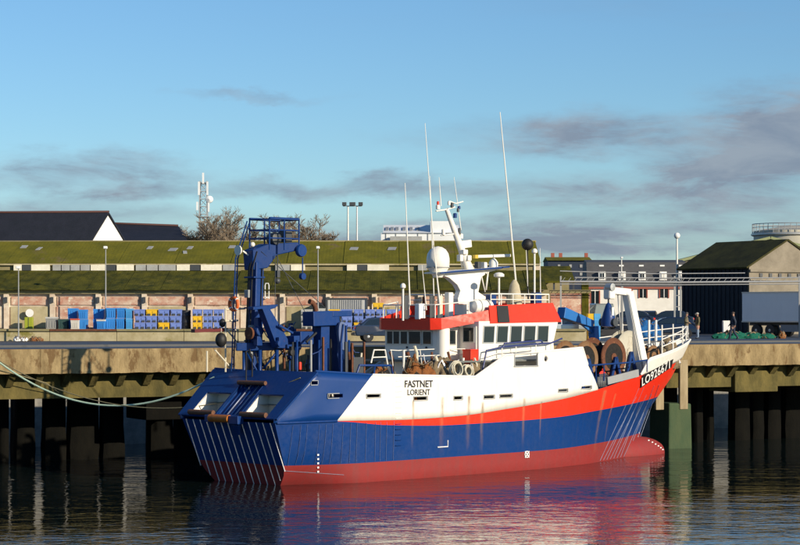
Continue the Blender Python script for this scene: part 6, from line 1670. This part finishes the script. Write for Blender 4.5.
# twin white hoop rails by the wall
for i, px in enumerate((259, 267)):
    t = thing('hoop_rail', ('white hoop rail on the warehouse wall, next to the stern gantry tower', 'white hoop rail on the warehouse wall, farther from the gantry tower')[i], 'rail', (xat(px, 137.6), 137.6, zat(299, 137.6)), 0, 'white hoop rails')
    mb = MB(); mb.tube([(-0.12, 0, 0), (-0.12, 0, 0.85), (-0.08, 0, 0.98), (0.08, 0, 0.98), (0.12, 0, 0.85), (0.12, 0, 0)], 0.03, 6); mb.build('hoop', M['textw'], t)
    mb = MB(); mb.box((0, 0.12, 0.1), (0.2, 0.35, 0.06)); mb.build('bracket', M['textw'], t)
# litter at the foot of the platform, left
for i, (px, s_, mt, lb) in enumerate(((18, .3, 'textw', 'white plastic sack against the platform foot'), (24, .26, 'textw', 'second white sack leaning on the first sack'), (34, .3, 'net_or', 'scrap of orange net at the platform foot'), (39, .25, 'net_or', 'second scrap of orange net by the platform'))):
    hh = heap('net_scrap' if mt != 'textw' else 'sack', lb, 'net scrap' if mt != 'textw' else 'sack', Vector((xat(px, 133.8), 133.8, ZQ)), (s_ * 1.9, .5, s_), M[mt], 40 + i)

# ------------------------------------------------------------------ vehicles
def wheel_part(t, x, y, r_=0.31, w_=0.2):
    mb = MB(); mb.lathe([(r_ * 0.6, -w_ / 2), (r_ * 0.95, -w_ / 2), (r_, -w_ / 2 + 0.04), (r_, w_ / 2 - 0.04), (r_ * 0.95, w_ / 2), (r_ * 0.6, w_ / 2)], (x, y, r_), 20, 'y'); w = mb.build('wheel', M['black'], t)
    mb = MB(); mb.lathe([(0.03, -w_ / 2 - 0.01), (r_ * 0.58, -w_ / 2 + 0.02), (r_ * 0.6, w_ / 2 - 0.02), (0.03, w_ / 2 + 0.01)], (x, y, r_), 14, 'y'); mb.build('rim', M['alu'], w)
def car(label, loc, rz, col, van=False, name='parked_car'):
    t = thing(name, label, 'van' if van else 'car', loc, rz, 'vehicles parked on the quay')
    pm = plain('car_paint', col, 0.25, 0.35, 0.05)
    pm.node_tree.nodes['Principled BSDF'].inputs['Coat Weight'].default_value = 0.6
    if van:
        prof = [(-2.3, .35), (-2.35, 1.0), (-2.3, 1.9), (-2.2, 1.98), (0.6, 2.0), (0.9, 1.9), (1.55, 1.15), (2.2, 0.98), (2.35, 0.7), (2.3, .35)]; belt = 1.1; gl_ = [(0.25, 1.15), (0.25, 1.78), (0.85, 1.78), (1.42, 1.15)]
    else:
        prof = [(-2.0, .35), (-2.08, .65), (-2.02, .95), (-1.75, 1.0), (-1.3, 1.38), (-0.9, 1.45), (0.1, 1.44), (0.45, 1.34), (1.05, .95), (1.85, .82), (2.08, .6), (2.02, .35)]; gl_ = None
    hw = 0.85 if not van else 0.92
    mb = MB(); n = len(prof); rows = []
    for y, in_, top in ((-hw, 0, 0), (-hw * .98, 0, 0), (hw * .98, 0, 0), (hw, 0, 0)):
        rows.append([(x, y * (1 - max(0, z - 0.9) * 0.22), z) for x, z in prof])
    vs_ = rows[0] + rows[3]
    mb.add(vs_, [list(range(n))[::-1], list(range(n, 2 * n))] + [(i, (i + 1) % n, n + (i + 1) % n, n + i) for i in range(n)])
    mb.build('body', pm, t, bevel=0.06)
    def pane(poly, y, nm='side_window'):
        mb = MB(); mb.prism(poly, lambda p, q, tt: (p, (y + math.copysign(tt, y)) * (1 - max(0, q - 0.9) * 0.22), q), -0.02, 0.014); mb.build(nm, M['glass'], t)
    for s_ in (-1, 1):
        if van: pane(gl_, s_ * hw)
        else:
            pane([(-1.55, 1.0), (-1.22, 1.33), (-0.5, 1.38), (-0.5, 1.0)], s_ * hw); pane([(-0.42, 1.0), (-0.42, 1.38), (0.1, 1.37), (0.38, 1.28), (0.82, 1.0)], s_ * hw)
    def slope_pane(x0, z0, x1, z1, nm):
        mb = MB(); f = lambda z: hw * 0.9 * (1 - max(0, z - 0.9) * 0.22)
        dx, dz_ = (z1 - z0), -(x1 - x0); l_ = math.hypot(dx, dz_); sgn = 1 if x0 > 0 else -1
        ox, oz = abs(dx) / l_ * 0.012 * sgn, abs(dz_) / l_ * 0.012
        mb.add([(x0 + ox, -f(z0), z0 + oz), (x0 + ox, f(z0), z0 + oz), (x1 + ox, f(z1), z1 + oz), (x1 + ox, -f(z1), z1 + oz)], [(0, 1, 2, 3)]); mb.build(nm, M['glass'], t)
    if van: slope_pane(1.48, 1.22, 0.95, 1.85, 'windscreen')
    else: slope_pane(1.0, 0.985, 0.5, 1.315, 'windscreen'); slope_pane(-1.72, 1.03, -1.32, 1.36, 'rear_window')
    xf, xr = (2.3, -2.34) if van else (2.03, -2.05)
    for s_ in (-1, 1):
        mb = MB(); mb.box((xf, s_ * hw * 0.72, 0.68), (0.12, 0.3, 0.14)); mb.build('headlight', M['textw'], t, bevel=0.02)
        mb = MB(); mb.box((xr, s_ * hw * 0.8, 0.8), (0.08, 0.2, 0.16)); mb.build('tail_light', M['bred'], t, bevel=0.02)
        for x in ((1.4, -1.45) if van else (1.28, -1.28)): wheel_part(t, x, s_ * (hw - 0.1))
    mb = MB(); mb.box((xf + 0.02, 0, 0.45), (0.12, hw * 1.9, 0.16)); mb.box((xr - 0.02, 0, 0.45), (0.12, hw * 1.9, 0.16)); mb.build('bumper', M['dgrey'], t, bevel=0.03)
    return t
def at_ground(px, d, z): return Vector((xat(px, d), d, z))
car('silver car parked between the wheelhouse front and the brick wall', at_ground(565, 143, ZQ), R(12), (0.36, 0.40, 0.44))
car('dark car behind the aft bridge windows', at_ground(388, 131, ZQ), R(8), (0.03, 0.05, 0.09))
car('grey van beside the gate pier on the raised street', at_ground(597, 172, 5.9), R(100), (0.25, 0.27, 0.24), True, 'parked_van')
car('dark blue car under the row house, beside the van', at_ground(628, 172, 5.9), R(170), (0.02, 0.03, 0.06))
car('black car with pale headlights facing the quay beneath the dormers', at_ground(646, 176, 5.9), R(-100), (0.015, 0.016, 0.02))
car('navy car parked by the pipe bridge trestle', at_ground(667, 173, 5.9), R(175), (0.02, 0.03, 0.055))
car('dark blue car on the yard behind the bow rail', at_ground(668, 152, ZQ), R(178), (0.010, 0.02, 0.05), False)
# lorry trailer
d8 = 163.0
tr_ = thing('lorry_trailer', 'grey box lorry trailer parked in shade against the stone gable', 'trailer', (xat(742, d8), d8, ZQ), R(-50))
zb, zt2 = zat(322, d8) - ZQ, zat(292, d8) - ZQ
mb = MB(); mb.box((5.2, 1.2, (zb + zt2) / 2), (10.4, 2.4, zt2 - zb)); mb.build('box_body', paint('trailer_panel', (0.74, 0.76, 0.78), 0.5, 0.05, 0.1), tr_, bevel=0.03)
mb = MB(); mb.box((5.2, -0.02, zb + 0.03), (10.4, 0.06, 0.1)); mb.box((5.2, -0.02, zt2 - 0.04), (10.4, 0.06, 0.08)); mb.build('edge_rail', M['alu'], tr_)
mb = MB(); mb.box((5.2, 1.2, zb - 0.14), (10.0, 1.2, 0.24)); mb.build('chassis', M['dgrey'], tr_)
for x in (1.3, 2.6, 8.6):
    for y in (0.2, 2.2): wheel_part(tr_, x, y, 0.46, 0.3)
mb = MB(); mb.box((4.4, 0.15, 0.62), (1.6, 0.1, 0.5)); mb.build('side_guard', plain('guard_grey', (0.2, 0.22, 0.25)), tr_)
mb = MB(); mb.box((0.02, 1.2, (zb + zt2) / 2), (0.06, 0.05, zt2 - zb - 0.2)); mb.build('rear_door_seam', M['dgrey'], tr_)
# stuff around the trailer
t = thing('fridge_box', 'white upright box standing between the walking man and the shed', 'box', at_ground(726, 152, ZQ))
mb = MB(); mb.box((0, 0, 0.6), (0.48, 0.45, 1.2)); mb.build('cabinet', M['wwall'], t, bevel=0.02)
mb = MB(); mb.box((0, -0.235, 0.65), (0.42, 0.03, 0.95)); mb.build('door_panel', M['textw'], t)
for i, (px, d, sz, lb) in enumerate(((722, 147.5, (1.7, 1.0, .4), 'green net heap at the standing men\'s feet end'), (737, 148, (2.0, 1.1, .5), 'green net heap behind the walking man'), (752, 148.5, (2.0, 1.0, .45), 'green net heap in front of the trailer wheels'), (768, 149, (1.6, 0.9, .36), 'low green net heap trailing beside the trailer'))):
    heap('net_heap', lb, 'net', at_ground(px, d, ZQ), sz, M['net_gr'], 60 + i)
heap('net_heap', 'dark net heap between the green nets and the white box', 'net', at_ground(731, 150, ZQ), (1.5, 1.0, .6), M['net_dk'], 71)
heap('net_heap', 'small orange net bundle beside the trailer wheel', 'net', at_ground(782, 149, ZQ), (0.5, 0.5, .5), M['net_or'], 72)
# yellow and pale blue bins beyond the drums
for px, c_, lb in ((590.5, 'yel', 'tall yellow bin beside the blue crane jib'), (596.5, 'pal', 'tall pale blue bin beside the yellow one')):
    t = thing('fish_bin', lb, 'fish bin', at_ground(px, 141, ZQ), 0.1, None)
    for nm, me in bin_proto(0.42, 0.6, zat(313.5, 141) - ZQ, BM[c_], False): link(nm, me, t)
# blue gear on the quay behind the bow
for i, (px, d, sz, lb) in enumerate(((640, 138, (1.6, 1.2, 1.5), 'bright blue net heap on the quay behind the bow gantry'), (652, 139, (1.3, 1.0, 1.2), 'second bright blue net heap nearer the bow rail'))):
    heap('net_heap', lb, 'net', at_ground(px, d, ZQ), sz, rough_mat('blue_net%d' % i, (0.02, 0.13, 0.36), (0.015, 0.07, 0.2), 7, 0.95, 1.0), 80 + i)

# ------------------------------------------------------------------ people
def person(label, loc, rz, height, pose, jacket, trousers, cap, hold=None):
    t = thing('person', label, 'person', loc, rz, None)
    k = height / 1.75
    J = {'pel': (0, 0, .95), 'spi': (.01, 0, 1.15), 'che': (.0, 0, 1.36), 'nec': (.0, 0, 1.5), 'hd0': (.02, 0, 1.58), 'hd1': (.03, 0, 1.70)}
    Rr = {'pel': (.19, .15), 'spi': (.2, .16), 'che': (.22, .165), 'nec': (.06, .06), 'hd0': (.085, .095), 'hd1': (.075, .088)}
    E_ = [('pel', 'spi'), ('spi', 'che'), ('che', 'nec'), ('nec', 'hd0'), ('hd0', 'hd1')]
    for s_, nm in ((1, 'l'), (-1, 'r')):
        hip, kn, an, to = pose['leg' + nm]
        el, wr = pose['arm' + nm]
        J['hip' + nm] = (0.0, s_ * .095, .9); J['kn' + nm] = (kn[0], s_ * .11, kn[1]); J['an' + nm] = (an[0], s_ * .11, an[1]); J['to' + nm] = (to[0], s_ * .13, to[1])
        J['sh' + nm] = (-.01, s_ * .2, 1.42); J['el' + nm] = (el[0], s_ * el[1], el[2]); J['wr' + nm] = (wr[0], s_ * wr[1], wr[2])
        for a, r_ in (('hip', .115), ('kn', .085), ('an', .065), ('to', .045), ('sh', .095), ('el', .075), ('wr', .045)): Rr[a + nm] = (r_, r_)
        E_ += [('pel', 'hip' + nm), ('hip' + nm, 'kn' + nm), ('kn' + nm, 'an' + nm), ('an' + nm, 'to' + nm), ('che', 'sh' + nm), ('sh' + nm, 'el' + nm), ('el' + nm, 'wr' + nm)]
        w_, e_ = Vector(J['wr' + nm]), Vector(J['el' + nm]); dv = (w_ - e_).normalized()
        pm = w_ + dv * 0.06; J['pa' + nm] = tuple(pm); Rr['pa' + nm] = (.04, .022); E_.append(('wr' + nm, 'pa' + nm))
        for i, (off, ln) in enumerate(((-.03, .075), (-.01, .085), (.01, .08), (.03, .062))):
            b_ = pm + Vector((off, 0, 0)) + dv * .03; tip = b_ + dv * ln * .8 + Vector((.012, -s_ * .012, 0))
            J['f%d%s' % (i, nm)] = tuple(b_); J['g%d%s' % (i, nm)] = tuple(tip); Rr['f%d%s' % (i, nm)] = (.009, .009); Rr['g%d%s' % (i, nm)] = (.008, .008)
            E_ += [('pa' + nm, 'f%d%s' % (i, nm)), ('f%d%s' % (i, nm), 'g%d%s' % (i, nm))]
        th = w_ + dv * .03 + Vector((.045, 0, 0)); J['th' + nm] = tuple(th + dv * .03); Rr['th' + nm] = (.011, .011); E_.append(('wr' + nm, 'th' + nm))
    names = list(J); idx = {n_: i for i, n_ in enumerate(names)}
    me = bpy.data.meshes.new('body'); me.from_pydata([Vector(J[n_]) * k for n_ in names], [(idx[a], idx[b]) for a, b in E_], [])
    o = link('body', me, t)
    md = o.modifiers.new('skin', 'SKIN')
    for n_, v in zip(names, me.skin_vertices[0].data): v.radius = (Rr[n_][0] * k, Rr[n_][1] * k); v.use_root = (n_ == 'pel')
    ss = o.modifiers.new('ss', 'SUBSURF'); ss.levels = 2; ss.render_levels = 2
    bpy.context.view_layer.update(); apply_mods(o); me = o.data
    skin = plain('skin_tone', (0.36, 0.20, 0.14), 0.6); jk = plain('jacket', jacket, 0.85, 0, 0.3, 8); tr2 = plain('trousers', trousers, 0.85, 0, 0.3, 8); sh_ = M['black']
    me.materials.clear()
    for m_ in (skin, jk, tr2, sh_): me.materials.append(m_)
    wl, wr_ = Vector(J['wrl']) * k, Vector(J['wrr']) * k
    for p_ in me.polygons:
        c_ = p_.center; z = c_.z / k
        near_hand = min((c_ - wl).length, (c_ - wr_).length) < 0.0 * k
        hl = any(((c_ - w_).dot((w_ - e_).normalized()) > 0.015 and (c_ - w_).length < .3) for w_, e_ in ((wl, Vector(J['ell']) * k), (wr_, Vector(J['elr']) * k)) if abs(c_.y) > .1 * k)
        p_.material_index = 0 if (z > 1.5 or hl) else (1 if (z > .88 or abs(c_.y) > .21 * k and z > .6) else (2 if z > .09 else 3)); p_.use_smooth = True
    # hair or cap, face features
    mb = MB(); hc = Vector((.02, 0, 1.685)) * k
    mb.lathe([(.105 * k, -.01), (.108 * k, .03), (.09 * k, .075), (.05 * k, .1), (.004, .106)], hc, 16)
    if cap[0]: mb.box(hc + Vector((.12, 0, .0)) * k, (.1 * k, .15 * k, .015))
    mb.build('cap' if cap[0] else 'hair', plain('headwear', cap[1], 0.8), t)
    mb = MB(); mb.bar(Vector((.105, 0, 1.655)) * k, Vector((.135, 0, 1.615)) * k, .022, .02); mb.build('nose', skin, t)
    for s_ in (-1, 1):
        mb = MB(); mb.sphere(Vector((.105, s_ * .033, 1.655)) * k, .011); mb.build('eye', M['black'], t)
    mb = MB(); mb.box(Vector((.108, 0, 1.575)) * k, (.012, .045, .01)); mb.build('mouth', M['rust'], t)
    for s_ in (-1, 1):
        mb = MB(); mb.sphere(Vector((.02, s_ * .095, 1.64)) * k, .024, 0, 8, 6, (.7, .4, 1.2)); mb.build('ear', skin, t)
    return t
stand = {'legl': (0, (.02, .5), (0, .08), (.15, .045)), 'legr': (0, (.0, .5), (-.03, .08), (.12, .045)), 'arml': ((-.03, .26, 1.16), (.06, .24, .93)), 'armr': ((-.05, .26, 1.16), (.02, .26, .92))}
standb = {'legl': (0, (.03, .5), (.04, .08), (.19, .045)), 'legr': (0, (.0, .5), (-.05, .08), (.1, .045)), 'arml': ((-.02, .27, 1.17), (.18, .12, 1.05)), 'armr': ((-.02, .27, 1.17), (.2, .14, 1.08))}
walk = {'legl': (0, (.2, .52), (.22, .09), (.37, .06)), 'legr': (0, (-.02, .5), (-.27, .13), (-.15, .045)), 'arml': ((-.14, .26, 1.17), (-.12, .24, .93)), 'armr': ((.08, .26, 1.16), (.24, .22, .97))}
person('person in olive jacket and pale trousers standing just beyond the bow rail', at_ground(686.5, 146, ZQ), R(-20), 1.74, standb, (0.13, 0.115, 0.07), (0.42, 0.42, 0.42), (False, (0.09, 0.08, 0.07)))
person('person in khaki jacket, blue jeans and pale cap standing on the quay', at_ground(697.5, 147, ZQ), R(190), 1.72, stand, (0.11, 0.09, 0.045), (0.22, 0.30, 0.42), (True, (0.36, 0.34, 0.30)))
person('person in navy jacket walking along the quay past the green nets', at_ground(733.5, 141, ZQ), R(168), 1.76, walk, (0.022, 0.032, 0.055), (0.02, 0.03, 0.06), (False, (0.06, 0.04, 0.03)))
